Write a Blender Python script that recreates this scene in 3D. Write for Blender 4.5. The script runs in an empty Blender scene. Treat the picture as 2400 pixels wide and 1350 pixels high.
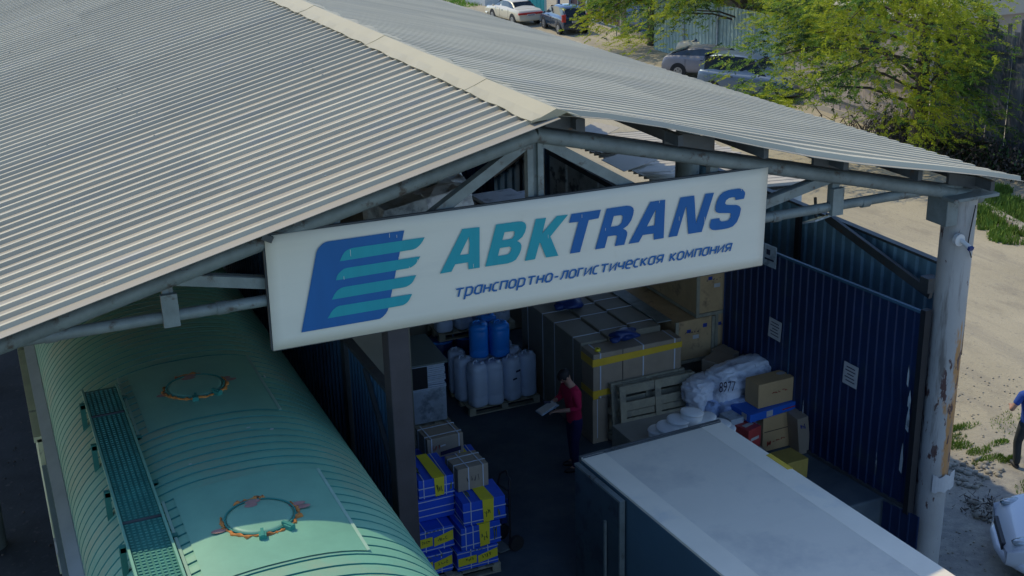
import bpy, bmesh, math, random
import numpy as np
from mathutils import Vector, Matrix, noise as mnoise
PI = math.pi
S = bpy.context.scene
COL = S.collection

# ------------------------------------------------------------------ camera
CAM = (-5.839, -12.958, 9.758); YAW, PITCH, ROLL, FPX = .403, .3502, .0267, 2978.8
def cam_axes():
    f = Vector((math.sin(YAW)*math.cos(PITCH), math.cos(YAW)*math.cos(PITCH), -math.sin(PITCH)))
    r = Vector((math.cos(YAW), -math.sin(YAW), 0)); d = f.cross(r)
    return math.cos(ROLL)*r+math.sin(ROLL)*d, -math.sin(ROLL)*r+math.cos(ROLL)*d, f
AR, AD, AF = cam_axes()
cd = bpy.data.cameras.new('camera'); cam = bpy.data.objects.new('camera', cd); COL.objects.link(cam)
cam.matrix_world = Matrix.Translation(CAM) @ Matrix((AR, -AD, -AF)).transposed().to_4x4()
cd.sensor_width = 36; cd.lens = FPX/2400*36; cd.clip_end = 600; cd.clip_start = .1
S.camera = cam
# ------------------------------------------------------------------ light
SUN_TRAVEL = Vector((.38, -.70, -1.0)).normalized()
el = math.asin(-SUN_TRAVEL.z); az = math.atan2(-SUN_TRAVEL.x, -SUN_TRAVEL.y)
w = bpy.data.worlds.new('World'); S.world = w; w.use_nodes = True
nt = w.node_tree; sk = nt.nodes.new('ShaderNodeTexSky'); sk.sky_type = 'NISHITA'; sk.sun_disc = False
sk.sun_elevation = el; sk.sun_rotation = az; sk.dust_density = .6; sk.ozone_density = 6.0
bg = nt.nodes['Background']; bg.inputs[1].default_value = .15; nt.links.new(sk.outputs[0], bg.inputs[0])
sl = bpy.data.lights.new('sun', 'SUN'); sl.energy = 2.0; sl.angle = math.radians(.55); sl.color = (1, .87, .58)
so = bpy.data.objects.new('sun', sl); COL.objects.link(so); so.rotation_euler = SUN_TRAVEL.to_track_quat('-Z', 'Y').to_euler()
S.view_settings.view_transform = 'Standard'; S.view_settings.look = 'None'
S.view_settings.exposure = .48; S.view_settings.gamma = 1

G = -1.15            # yard level; the loading platform is z = 0
def at(px, py, X=None, Y=None, Z=None):      # a point of the photograph set on a known plane of the place
    d = AF+AR*((px-1200)/FPX)+AD*((py-675)/FPX); o = Vector(CAM)
    t = (X-o.x)/d.x if X is not None else (Y-o.y)/d.y if Y is not None else (Z-o.z)/d.z
    return o+d*t

# ------------------------------------------------------------------ materials
def mat(name, col, rough=.6, metal=0., var=.12, scale=3., bump=0., bscale=40., dirt=None, dscale=2., dlo=.5, dhi=.7, coat=0., stretch=None, trans=0.):
    m = bpy.data.materials.new(name); m.use_nodes = True; n = m.node_tree.nodes; l = m.node_tree.links
    b = n['Principled BSDF']; b.inputs['Roughness'].default_value = rough; b.inputs['Metallic'].default_value = metal
    if coat: b.inputs['Coat Weight'].default_value = coat
    tc = n.new('ShaderNodeTexCoord'); vec = tc.outputs['Object']
    if stretch:
        mp = n.new('ShaderNodeMapping'); mp.inputs['Scale'].default_value = stretch; l.new(vec, mp.inputs[0]); vec = mp.outputs[0]
    nz = n.new('ShaderNodeTexNoise'); nz.inputs['Scale'].default_value = scale; nz.inputs['Detail'].default_value = 6; nz.inputs['Roughness'].default_value = .6
    l.new(vec, nz.inputs['Vector'])
    mx = n.new('ShaderNodeMix'); mx.data_type = 'RGBA'
    rp = n.new('ShaderNodeMapRange'); rp.inputs[1].default_value = .3; rp.inputs[2].default_value = .7; l.new(nz.outputs['Fac'], rp.inputs[0])
    l.new(rp.outputs[0], mx.inputs[0])
    mx.inputs[6].default_value = (*[c*(1-var) for c in col], 1); mx.inputs[7].default_value = (*[min(1, c*(1+var)) for c in col], 1)
    out = mx.outputs[2]
    if dirt:
        n2 = n.new('ShaderNodeTexNoise'); n2.inputs['Scale'].default_value = dscale; n2.inputs['Detail'].default_value = 8; n2.inputs['Roughness'].default_value = .65; l.new(vec, n2.inputs['Vector'])
        r2 = n.new('ShaderNodeMapRange'); r2.inputs[1].default_value = dlo; r2.inputs[2].default_value = dhi; l.new(n2.outputs['Fac'], r2.inputs[0])
        m2 = n.new('ShaderNodeMix'); m2.data_type = 'RGBA'; l.new(r2.outputs[0], m2.inputs[0]); l.new(out, m2.inputs[6]); m2.inputs[7].default_value = (*dirt, 1); out = m2.outputs[2]
    l.new(out, b.inputs['Base Color'])
    if bump:
        n3 = n.new('ShaderNodeTexNoise'); n3.inputs['Scale'].default_value = bscale; n3.inputs['Detail'].default_value = 4; l.new(vec, n3.inputs['Vector'])
        bp = n.new('ShaderNodeBump'); bp.inputs['Strength'].default_value = bump; bp.inputs['Distance'].default_value = .02; l.new(n3.outputs['Fac'], bp.inputs['Height']); l.new(bp.outputs[0], b.inputs['Normal'])
    if trans:
        tr = n.new('ShaderNodeBsdfTranslucent'); l.new(out, tr.inputs[0]); ms = n.new('ShaderNodeMixShader'); ms.inputs[0].default_value = trans
        l.new(b.outputs[0], ms.inputs[1]); l.new(tr.outputs[0], ms.inputs[2]); l.new(ms.outputs[0], n['Material Output'].inputs[0])
    return m
def glassmat(name, col=(.02, .03, .04)):
    m = mat(name, col, .08, 0, .2, 1.); m.node_tree.nodes['Principled BSDF'].inputs['Specular IOR Level'].default_value = .8
    return m
M = dict(
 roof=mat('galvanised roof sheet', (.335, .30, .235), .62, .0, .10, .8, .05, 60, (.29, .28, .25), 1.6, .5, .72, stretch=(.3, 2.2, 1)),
 rib=mat('roof ribs with painted sunlight', (.53, .47, .33), .55, 0, .08, 1.2, .04, 40, (.44, .41, .34), 1.8, .55, .75, stretch=(.3, 2, 1)),  # cream tone puts sunlight on the ribs into the colour; flats stay greyer
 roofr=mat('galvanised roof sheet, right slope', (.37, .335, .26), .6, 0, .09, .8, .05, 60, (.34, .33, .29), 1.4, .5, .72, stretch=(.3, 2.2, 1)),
 cap=mat('ridge cap sheet', (.40, .355, .23), .55, .05, .05, 1.2, .05, 8, (.38, .35, .26), 3., .6, .8),
 steel=mat('weathered steel paint', (.20, .235, .23), .6, .2, .22, 4, .15, 50, (.10, .085, .07), 5., .58, .68),
 dsteel=mat('dark steel', (.075, .085, .09), .6, .2, .25, 3, .1, 50, (.11, .06, .035), 5., .6, .7),
 post=mat('brown painted post', (.050, .046, .052), .65, .1, .2, 3, .1),
 column=mat('column paint', (.40, .38, .41), .6, .0, .10, 1.5, .15, 30, (.20, .21, .23), 2.2, .5, .62, stretch=(1, 1, .35)),
 banner=mat('banner cloth', (.76, .72, .60), .75, 0, .035, .9, .12, 2.5, (.68, .65, .55), 1.2, .52, .8, stretch=(.4, 1, 2.5)),
 teal=mat('teal print', (.012, .33, .38), .6, 0, .05, 2, 0, 9, (.05, .30, .34), 9., .66, .72, stretch=(4, 1, .7)),
 navy=mat('blue print', (.006, .115, .34), .6, 0, .05, 2, 0, 9, (.06, .17, .36), 9., .68, .73, stretch=(4, 1, .7)),
 wagon=mat('green wagon roof', (.18, .42, .29), .5, .0, .10, .9, .06, 30, (.30, .37, .24), .8, .48, .72),
 seam=mat('wagon seams', (.02, .22, .18), .6, 0, .15, 3),  # darker green carries the groove shade; hatch rims and clamps share it
 wagon_d=mat('dark green wagon side', (.015, .10, .055), .5, 0, .2, 1.5, .05, 30, (.05, .07, .05), 2., .6, .75),
 wagon_p=mat('pale green door', (.70, .74, .46), .6, 0, .12, 2, .05, 30, (.12, .15, .12), 2., .56, .66),
 wagon_g=mat('grey green cornice', (.36, .40, .39), .6, 0, .1, 2),
 walk=mat('green walkway mesh', (.03, .19, .15), .5, .1, .15, 4, .1),
 plateedge=mat('plate edge', (.30, .47, .36), .6, 0, .1, 4), walkbar=mat('walkway bars', (.07, .27, .21), .5, 0, .15, 4),
 lid=mat('hatch lid', (.18, .41, .29), .5, 0, .08, 3, .05, 20),
 rust=mat('orange rust', (.52, .20, .045), .85, 0, .45, 9, .4, 60, (.10, .035, .03), 8., .55, .65),
 pink=mat('pinkish primer', (.36, .20, .17), .8, 0, .2, 12),
 truckroof=mat('truck roof sheet', (.74, .67, .55), .5, 0, .05, .5, .04, 3, (.50, .47, .42), 1.1, .50, .78),
 trucktrim=mat('truck roof trim', (.86, .77, .62), .5, 0, .06, 1.2, .03, 10, (.66, .63, .56), 1.4, .55, .75),
 truckside=mat('blue grey truck side', (.07, .13, .17), .5, 0, .1, .8, .03, 20),
 truckdoor=mat('dark truck door', (.045, .07, .085), .5, 0, .2, 1.2, .05, 20, (.03, .04, .05), 3, .5, .6),
 yellow=mat('yellow tape', (.66, .44, .03), .5, 0, .08, 4),
 gate=mat('navy gate sheet', (.010, .029, .092), .45, .1, .2, 1.5, .05, 30, (.03, .055, .09), 1.6, .56, .7),
 wallblue=mat('blue corrugated wall', (.05, .13, .21), .5, .15, .15, 1.2, .05, 30, (.03, .07, .11), 1.5, .5, .7),
 wallpale=mat('pale blue corrugated wall', (.16, .31, .42), .5, .1, .15, 1.2, .05, 30, (.08, .16, .23), 1.5, .5, .7),
 wallgrey=mat('grey board wall', (.50, .56, .58), .7, 0, .25, 1.8, .1, 20, (.12, .14, .16), 2.5, .52, .62),
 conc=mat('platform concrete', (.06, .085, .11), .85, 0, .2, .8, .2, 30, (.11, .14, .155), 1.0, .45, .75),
 card=mat('cardboard', (.40, .29, .17), .8, 0, .08, 3, .08, 30),
 card2=mat('grey brown cardboard', (.32, .265, .20), .8, 0, .1, 3, .08, 30),
 card3=mat('light cardboard', (.56, .38, .19), .8, 0, .07, 3, .06, 30),
 carddk=mat('dull long carton', (.22, .205, .16), .7, 0, .12, 2.5, .1, 20),
 ply=mat('plywood crate', (.52, .36, .19), .8, 0, .16, 2.5, .1, 30, (.25, .17, .10), 4, .55, .7),
 wood=mat('pallet wood', (.33, .31, .23), .85, 0, .2, 4, .2, 30, (.20, .20, .17), 5, .5, .7, stretch=(1, 1, 1)),
 bluebox=mat('blue carton', (.012, .09, .62), .5, 0, .08, 3, .04, 20),
 ybox=mat('yellow label', (.72, .62, .03), .6, 0, .06, 5),
 olive=mat('olive print', (.16, .20, .05), .6, 0, .1, 9),
 strap=mat('white strap', (.55, .60, .68), .5, 0, .05, 9),
 can=mat('translucent white can', (.50, .60, .74), .4, 0, .08, 3, .05, 9),
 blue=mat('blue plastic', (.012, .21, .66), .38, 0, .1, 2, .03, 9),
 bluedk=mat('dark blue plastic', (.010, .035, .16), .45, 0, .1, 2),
 sheet=mat('white foam sheets', (.56, .64, .74), .7, 0, .1, 6, .1, 20, stretch=(1, 1, 6)),
 film=mat('stretch wrapped goods', (.40, .48, .56), .35, 0, .16, 5, .4, 14, (.20, .25, .30), 4, .5, .62),
 board=mat('greenish cover board', (.13, .165, .155), .5, 0, .08, 2),
 dark=mat('near black', (.012, .014, .018), .6, 0, .2, 4),
 sack=mat('white woven sack', (.78, .84, .95), .55, 0, .08, 2, .5, 7, (.35, .40, .50), 3, .5, .65),
 bag=mat('bluish plastic film', (.42, .55, .82), .3, 0, .2, 4, .8, 9, (.15, .21, .36), 3.5, .48, .6),
 paleblue=mat('blue flat carton', (.02, .14, .62), .5, 0, .06, 3),
 white=mat('white paint', (.60, .60, .58), .45, 0, .05, 3),
 paper=mat('paper', (.50, .50, .50), .8, 0, .06, 8),
 red=mat('red packet', (.45, .06, .06), .5, 0, .1, 6),
 ink=mat('dark ink', (.02, .02, .06), .7, 0, .1, 6),
 redink=mat('red ink', (.45, .05, .03), .7, 0, .1, 6),
 blueink=mat('blue ink', (.02, .05, .30), .7, 0, .1, 6),
 skin=mat('skin', (.42, .23, .16), .6, 0, .06, 9), mouth=mat('lip', (.26, .11, .09), .6), hair=mat('dark hair', (.012, .010, .012), .7, 0, .2, 30),
 maroon=mat('dark red sweater', (.48, .008, .06), .85, 0, .1, 5, .2, 30), jeans=mat('navy trousers', (.012, .012, .07), .85, 0, .12, 5, .2, 30),
 tee=mat('blue tee shirt', (.02, .07, .33), .85, 0, .08, 5, .2, 20), cargo=mat('charcoal trousers', (.03, .037, .04), .85, 0, .15, 5, .2, 20),
 shoe=mat('dark shoes', (.02, .02, .025), .6), rubber=mat('tyre rubber', (.02, .02, .022), .8), rim=mat('grey alloy rim', (.35, .36, .37), .35, .6),
 cream=mat('cream car paint', (.62, .56, .42), .3, 0, .03, 1, coat=.6), carnavy=mat('dark blue car paint', (.012, .035, .075), .25, .2, .05, 1, coat=.8),
 silver=mat('silver blue car paint', (.13, .18, .24), .35, .3, .05, 1, coat=.5), silver2=mat('dusty silver car paint', (.27, .265, .29), .4, .2, .06, 1, coat=.3), carwhite=mat('white car paint', (.62, .64, .68), .25, 0, .02, 1, coat=.8),
 glass=glassmat('car glass'), lampred=mat('red lamp lens', (.50, .05, .04), .2, 0, .1, 3), lampclear=mat('clear lamp lens', (.45, .5, .52), .12, .3, .25, 20), bumper=mat('dark plastic', (.03, .03, .035), .6),
 plank=mat('weathered grey planks', (.11, .125, .15), .85, 0, .35, 1.2, .2, 20, (.05, .06, .08), 2.2, .5, .62, stretch=(1, 3, .25)),
 pinkfence=mat('pinkish metal fence', (.38, .32, .28), .7, 0, .12, 1, .05, 20, (.26, .23, .22), 1.2, .55, .7, stretch=(1, 2, .4)),
 cyan=mat('pale cyan wall', (.30, .42, .42), .7, 0, .12, .8, .05, 20, (.22, .30, .31), 1.2, .55, .7), tealgate=mat('teal gate', (.02, .33, .33), .5, 0, .1, 2),
 brown=mat('brown gate', (.12, .075, .075), .6, 0, .12, 1, .05, 20), bluefence=mat('blue fence', (.04, .10, .24), .6, 0, .12, 1),
 bark=mat('bark', (.075, .06, .05), .9, 0, .3, 5, .5, 20), leaf=mat('fresh yellow green leaf', (.42, .47, .035), .6, 0, .25, .9, trans=.45), leaf2=mat('green leaf', (.19, .31, .04), .6, 0, .3, 1.3, trans=.35),
 leafd=mat('dark green leaf', (.035, .085, .02), .7, 0, .3, 1.3, trans=.2), grass=mat('grass', (.13, .22, .03), .8, 0, .35, 2., trans=.25), twig=mat('dry twigs', (.09, .075, .065), .9, 0, .3, 5),
 stone=mat('rubble', (.30, .275, .225), .9, 0, .3, 5, .3, 30), kerb=mat('kerb concrete', (.33, .30, .25), .9, 0, .15, 3, .2, 30), shed=mat('pale fibre cement roof', (.46, .42, .35), .85, 0, .1, 1, .1, 20, (.36, .33, .29), 2, .55, .7),
)
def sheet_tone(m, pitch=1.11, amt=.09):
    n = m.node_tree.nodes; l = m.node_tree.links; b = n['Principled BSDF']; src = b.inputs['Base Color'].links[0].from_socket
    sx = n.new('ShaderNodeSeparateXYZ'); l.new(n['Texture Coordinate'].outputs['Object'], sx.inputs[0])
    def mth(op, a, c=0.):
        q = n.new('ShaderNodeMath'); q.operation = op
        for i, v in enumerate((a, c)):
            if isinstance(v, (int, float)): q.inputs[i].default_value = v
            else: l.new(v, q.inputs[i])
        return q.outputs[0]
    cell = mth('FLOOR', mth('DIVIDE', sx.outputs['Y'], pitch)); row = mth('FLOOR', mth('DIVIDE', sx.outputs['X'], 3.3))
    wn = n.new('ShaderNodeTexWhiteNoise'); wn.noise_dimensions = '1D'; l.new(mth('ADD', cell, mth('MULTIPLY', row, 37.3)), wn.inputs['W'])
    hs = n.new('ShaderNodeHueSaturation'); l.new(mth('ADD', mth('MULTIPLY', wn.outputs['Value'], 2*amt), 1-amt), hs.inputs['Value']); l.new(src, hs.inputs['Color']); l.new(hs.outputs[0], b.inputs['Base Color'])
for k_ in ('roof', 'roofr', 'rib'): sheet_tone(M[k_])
sheet_tone(M['wagon'], 1.46, .05)
# ------------------------------------------------------------------ mesh helpers
class MB:
    def __init__(s): s.v = []; s.f = []; s.m = []; s.sm = []
    def add(s, vs, fs, mi=0, smooth=False):
        o = len(s.v); s.v += [tuple(v) for v in vs]; s.f += [tuple(i+o for i in f) for f in fs]; s.m += [mi]*len(fs); s.sm += [smooth]*len(fs)
    def box(s, c, size, rz=0, mi=0, mtx=None):
        x, y, z = [q/2 for q in size]; vs = [Vector((a*x, b*y, d*z)) for a in (-1, 1) for b in (-1, 1) for d in (-1, 1)]
        T = mtx if mtx is not None else Matrix.Rotation(rz, 3, 'Z')
        s.add([T@v+Vector(c) for v in vs], [(0, 1, 3, 2), (4, 6, 7, 5), (0, 4, 5, 1), (2, 3, 7, 6), (0, 2, 6, 4), (1, 5, 7, 3)], mi)
    def mm(s, a, b, mi=0): s.box([(p+q)/2 for p, q in zip(a, b)], [abs(q-p) for p, q in zip(a, b)], 0, mi)
    def bar(s, p, q, wd, ht=None, mi=0, up=(0, 0, 1)):
        p, q = Vector(p), Vector(q); d = (q-p); L = d.length; d.normalize(); u = Vector(up)
        if abs(d.dot(u)) > .99: u = Vector((0, 1, 0))
        a = d.cross(u).normalized(); b = a.cross(d).normalized()
        s.box((p+q)/2, (wd, L, ht or wd), 0, mi, Matrix((a, d, b)).transposed())
    def tube(s, pts, rads, n=10, mi=0, cap=True, smooth=True):
        pts = [Vector(p) for p in pts]; R = rads if hasattr(rads, '__len__') else [rads]*len(pts); vs = []; fs = []
        ref = None
        for i, p in enumerate(pts):
            d = (pts[min(i+1, len(pts)-1)]-pts[max(i-1, 0)]).normalized()
            if ref is None: ref = Vector((0, 0, 1)) if abs(d.z) < .9 else Vector((0, 1, 0))
            a = d.cross(ref).normalized(); b = a.cross(d).normalized(); ref = b
            for k in range(n):
                t = 2*PI*k/n; vs.append(p+(a*math.cos(t)+b*math.sin(t))*R[i])
        for i in range(len(pts)-1):
            for k in range(n): fs.append((i*n+k, i*n+(k+1) % n, (i+1)*n+(k+1) % n, (i+1)*n+k))
        s.add(vs, fs, mi, smooth)
        if cap: s.add([vs[k] for k in range(n)], [tuple(range(n))[::-1]], mi); s.add(vs[-n:], [tuple(range(n))], mi)
    def lathe(s, prof, c=(0, 0, 0), n=16, mi=0, smooth=True, sx=1, sy=1, p=2):
        vs = []; fs = []
        for r, z in prof:
            for k in range(n):
                t = 2*PI*k/n; cc, ss = math.cos(t), math.sin(t)
                if p != 2: q = (abs(cc)**p+abs(ss)**p)**(-1/p); cc *= q; ss *= q
                vs.append((c[0]+r*cc*sx, c[1]+r*ss*sy, c[2]+z))
        for i in range(len(prof)-1):
            for k in range(n): fs.append((i*n+k, i*n+(k+1) % n, (i+1)*n+(k+1) % n, (i+1)*n+k))
        s.add(vs, fs, mi, smooth)
    def prism(s, poly, ext, mi=0):        # poly: 3-D points; ext: extrusion vector
        e = Vector(ext); n = len(poly); P = [Vector(p) for p in poly]
        s.add(P+[q+e for q in P], [tuple(range(n))[::-1], tuple(range(n, 2*n))]+[(i, (i+1) % n, n+(i+1) % n, n+i) for i in range(n)], mi)
    def crumple(s, c, r, seed=0, amp=.10, mi=0, n=5):
        bm = bmesh.new(); bmesh.ops.create_icosphere(bm, subdivisions=n, radius=1); off = Vector((seed*3.7, seed*1.3, seed*2.1)); vs = []
        for v in bm.verts:
            q = v.co.normalized(); q2 = Vector([math.copysign(abs(a)**.75, a) for a in q]); d = 1+amp*1.4*mnoise.noise(q*1.4+off)
            rd = 1-abs(mnoise.noise(Vector((q.x*2.2, q.y*2.2, q.z*4.))+off*2)); d += amp*(rd**3)*.9+amp*.35*(1-abs(mnoise.noise(q*7+off)))**3
            vs.append((c[0]+q2.x*d*r[0], c[1]+q2.y*d*r[1], c[2]+q2.z*d*r[2]))
        s.add(vs, [[v.index for v in f.verts] for f in bm.faces], mi, True); bm.free()
    def blob(s, c, r, seed=0, amp=.12, mi=0, n=2, freq=1.6):
        bm = bmesh.new(); bmesh.ops.create_icosphere(bm, subdivisions=n, radius=1)
        rnd = random.Random(seed); ph = [(Vector((rnd.uniform(-1, 1), rnd.uniform(-1, 1), rnd.uniform(-1, 1)))*freq*2.2, rnd.uniform(0, 6)) for _ in range(5)]
        vs = []
        for v in bm.verts:
            q = v.co.normalized(); d = 1+amp*sum(math.sin(q.dot(a)+b) for a, b in ph)/1.6; vs.append((c[0]+q.x*d*r[0], c[1]+q.y*d*r[1], c[2]+q.z*d*r[2]))
        s.add(vs, [[v.index for v in f.verts] for f in bm.faces], mi, True); bm.free()
def obj(name, mb, mats, parent=None, loc=None, bevel=0, seg=2):
    me = bpy.data.meshes.new(name); me.from_pydata(mb.v, [], mb.f)
    if not isinstance(mats, (list, tuple)): mats = [mats]
    for m in mats: me.materials.append(M[m] if isinstance(m, str) else m)
    me.polygons.foreach_set('material_index', mb.m); me.polygons.foreach_set('use_smooth', mb.sm); me.update()
    o = bpy.data.objects.new(name, me); COL.objects.link(o)
    if parent: o.parent = parent
    if loc: o.location = loc
    if bevel: b = o.modifiers.new('bevel', 'BEVEL'); b.width = bevel; b.segments = seg; b.limit_method = 'ANGLE'
    return o
def tag(o, label, cat, group=None):
    o['label'] = label; o['category'] = cat
    if group: o['group'] = group
    return o
def thing(name, label, cat, loc=(0, 0, 0), rz=0, group=None):
    o = bpy.data.objects.new(name, None); COL.objects.link(o); o.location = loc; o.rotation_euler = (0, 0, rz); o.empty_display_size = .2
    return tag(o, label, cat, group)
def struct(name, mb, m, **k):
    o = obj(name, mb, m, **k); o['kind'] = 'structure'; return o
def stuff(name, mb, m, label=None):
    o = obj(name, mb, m); o['kind'] = 'stuff'
    if label: o['label'] = label
    return o
def copy_tree(o, parent=None):
    c = o.copy(); COL.objects.link(c); c.parent = parent
    for ch in o.children: copy_tree(ch, c)
    return c
def corr(mb, O, U, V, width, length, pitch, amp, topw=.05, side=.02, N=None, mi=0, phase=0, rnd=0, sag=0, nseg=1, ribmi=None, jit=0):
    fs_ = []
    """trapezoid-ribbed sheet: ribs run along V, repeated along U, rise along N"""
    O, U, V = Vector(O), Vector(U).normalized(), Vector(V).normalized(); N = Vector(N).normalized() if N else U.cross(V).normalized()
    pr = []; u = 0.; k = 0; RJ = random.Random(11)
    while u < width-1e-6:
        for a, h in ((0, 0), (pitch-topw-2*side, 0), (pitch-topw-side, amp), (pitch-side, amp)):
            if u+a <= width: pr.append((u+a, h))
        u += pitch*(1+(RJ.uniform(-jit, jit))); k += 1
    pr.append((width, 0)); R = random.Random(int(width*100)+7)
    offs = [R.uniform(-rnd, rnd) for _ in pr]
    vs = []; 
    for j in range(nseg+1):
        t = j/nseg
        for (a, h), of in zip(pr, offs): vs.append(O+U*a+N*(h-sag*math.sin(PI*t))+V*(length*t+(of if j == nseg else 0)))
    n = len(pr)
    for i in range(n-1):
        k_ = ribmi if ribmi is not None and (pr[i][1] > 0 or pr[i+1][1] > 0) else mi
        q_ = [(j*n+i, j*n+i+1, (j+1)*n+i+1, (j+1)*n+i) for j in range(nseg)]
        fs_.append((q_, k_))
    o_ = len(mb.v); mb.v += [tuple(v) for v in vs]
    for q_, k_ in fs_: mb.f += [tuple(a+o_ for a in f) for f in q_]; mb.m += [k_]*len(q_); mb.sm += [False]*len(q_)
R_ = random.Random(5)
def shape2d(name, loops, y, m, parent, ext=.004):
    """flat cut-out in the x-z plane at depth y; inner loops become holes"""
    cu = bpy.data.curves.new(name, 'CURVE'); cu.dimensions = '2D'; cu.fill_mode = 'BOTH'; cu.extrude = ext
    for lp in loops:
        sp = cu.splines.new('POLY'); sp.points.add(len(lp)-1); sp.use_cyclic_u = True
        for p, q in zip(sp.points, lp): p.co = (q[0], q[1], 0, 1)
    t = bpy.data.objects.new(name, cu); COL.objects.link(t); dg = bpy.context.evaluated_depsgraph_get()
    me = bpy.data.meshes.new_from_object(t.evaluated_get(dg)); bpy.data.objects.remove(t)
    for v in me.vertices: v.co = (v.co.x, y-v.co.z, v.co.y)
    me.materials.clear(); me.materials.append(M[m]); o = bpy.data.objects.new(name, me); COL.objects.link(o); o.parent = parent
    return o
def textmesh(body, shear=0, offset=0):
    cu = bpy.data.curves.new('writing', 'FONT'); cu.body = body; cu.shear = shear; cu.offset = offset; cu.size = 40; cu.extrude = 0; cu.resolution_u = 6
    t = bpy.data.objects.new('writing', cu); COL.objects.link(t); dg = bpy.context.evaluated_depsgraph_get()
    me = bpy.data.meshes.new_from_object(t.evaluated_get(dg)); bpy.data.objects.remove(t)
    for v in me.vertices: v.co = v.co/40
    return me

# ================================================================== SETTING
gm = bpy.data.materials.new('yard ground'); gm.use_nodes = True
def ground_mat():
    n = gm.node_tree.nodes; l = gm.node_tree.links; b = n['Principled BSDF']; b.inputs['Roughness'].default_value = .95
    tc = n.new('ShaderNodeTexCoord')
    def noise(sc, det=8, st=None):
        z = n.new('ShaderNodeTexNoise'); z.inputs['Scale'].default_value = sc; z.inputs['Detail'].default_value = det; z.inputs['Roughness'].default_value = .65
        if st:
            mp = n.new('ShaderNodeMapping'); mp.inputs['Scale'].default_value = st; mp.inputs['Rotation'].default_value = (0, 0, .3); l.new(tc.outputs['Object'], mp.inputs[0]); l.new(mp.outputs[0], z.inputs['Vector'])
        else: l.new(tc.outputs['Object'], z.inputs['Vector'])
        return z.outputs['Fac']
    def mixc(fac, lo, hi, a, c):
        r = n.new('ShaderNodeMapRange'); r.inputs[1].default_value = lo; r.inputs[2].default_value = hi; l.new(fac, r.inputs[0])
        m = n.new('ShaderNodeMix'); m.data_type = 'RGBA'; l.new(r.outputs[0], m.inputs[0])
        for i, q in ((6, a), (7, c)):
            if isinstance(q, tuple): m.inputs[i].default_value = (*q, 1)
            else: l.new(q, m.inputs[i])
        return m.outputs[2]
    c = mixc(noise(.25), .35, .65, (.34, .295, .205), (.43, .375, .265))
    c = mixc(noise(1.6, 8, (1, .35, 1)), .54, .70, c, (.27, .235, .175))
    c = mixc(noise(.55, 5, (3.2, .22, 1)), .50, .66, c, (.33, .29, .215))
    c = mixc(noise(9.), .58, .72, c, (.24, .22, .18))
    c = mixc(noise(28., 3), .66, .74, c, (.60, .56, .46))
    # the yard beside the building is darker gravel and soil
    sx = n.new('ShaderNodeSeparateXYZ'); l.new(tc.outputs['Object'], sx.inputs[0])
    a = n.new('ShaderNodeMath'); a.operation = 'MULTIPLY_ADD'; l.new(noise(.8), a.inputs[0]); a.inputs[1].default_value = 3.; l.new(sx.outputs['Y'], a.inputs[2])
    c2 = mixc(noise(5.), .4, .62, (.24, .225, .20), (.34, .315, .26))
    c = mixc(a.outputs[0], 3.0, 5.2, c2, c)
    l.new(c, b.inputs['Base Color'])
    bp = n.new('ShaderNodeBump'); bp.inputs['Strength'].default_value = .5; bp.inputs['Distance'].default_value = .05; l.new(noise(14.), bp.inputs['Height']); l.new(bp.outputs[0], b.inputs['Normal'])
ground_mat()
mb = MB(); mb.add([(-200, -80, G), (260, -80, G), (260, 420, G), (-200, 420, G)], [(0, 1, 2, 3)]); struct('ground', mb, gm)
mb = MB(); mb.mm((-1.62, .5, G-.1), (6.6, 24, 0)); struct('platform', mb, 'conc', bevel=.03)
mb = MB(); mb.mm((-8, -14, G-.05), (-1.62, 30, G+.004)); 
struct('track_bed', mb, mat('dark oily track bed', (.035, .04, .045), .9, 0, .3, 1.2, .4, 12, (.07, .07, .07), 6, .58, .66))

# ================================================================== CANOPY
HR, TA = 6.75, .247
def zr(X): return HR-TA*abs(X)
YF, YB, XE = -.56, 34., 7.0
canopy = thing('loading_canopy', 'large open gabled loading canopy of ribbed grey roof sheets on steel trusses', 'canopy', (0, 0, G))
def cobj(name, mb, m, parent=None, **k):        # canopy parts are written in world coordinates
    o = obj(name, mb, m, parent or canopy, **k)
    if not parent: o.location = (0, 0, -G)
    return o
dn = math.hypot(1, TA)
mb = MB()   # left slope
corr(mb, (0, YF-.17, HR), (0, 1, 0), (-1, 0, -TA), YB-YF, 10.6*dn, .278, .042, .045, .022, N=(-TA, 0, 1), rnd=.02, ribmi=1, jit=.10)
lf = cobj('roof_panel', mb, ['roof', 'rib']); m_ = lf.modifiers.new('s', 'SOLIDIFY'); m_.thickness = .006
mb = MB()
# right slope, front sheet slightly buckled
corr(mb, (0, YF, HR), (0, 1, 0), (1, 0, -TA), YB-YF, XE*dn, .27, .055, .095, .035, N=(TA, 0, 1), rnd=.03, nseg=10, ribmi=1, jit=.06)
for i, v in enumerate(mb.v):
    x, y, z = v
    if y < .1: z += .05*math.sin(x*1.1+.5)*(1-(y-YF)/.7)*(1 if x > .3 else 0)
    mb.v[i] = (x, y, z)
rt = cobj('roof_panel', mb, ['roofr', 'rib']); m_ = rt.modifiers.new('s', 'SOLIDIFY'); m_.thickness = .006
mb = MB()   # sheet end laps: thin raised lines across both slopes
for sgn in (-1, 1):
    for xx in (3.3,):
        for j in range(0, 42):
            y0 = YF+j*.81
            if R_.random() < .25: mb.add([(sgn*xx, y0, zr(xx)+.046), (sgn*xx, y0+.05, zr(xx)+.046), (sgn*(xx+.02), y0+.05, zr(xx)+.04), (sgn*(xx+.02), y0, zr(xx)+.04)], [(0, 1, 2, 3)])
cobj('sheet_lap', mb, 'dsteel')
mb = MB()   # screws
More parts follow.
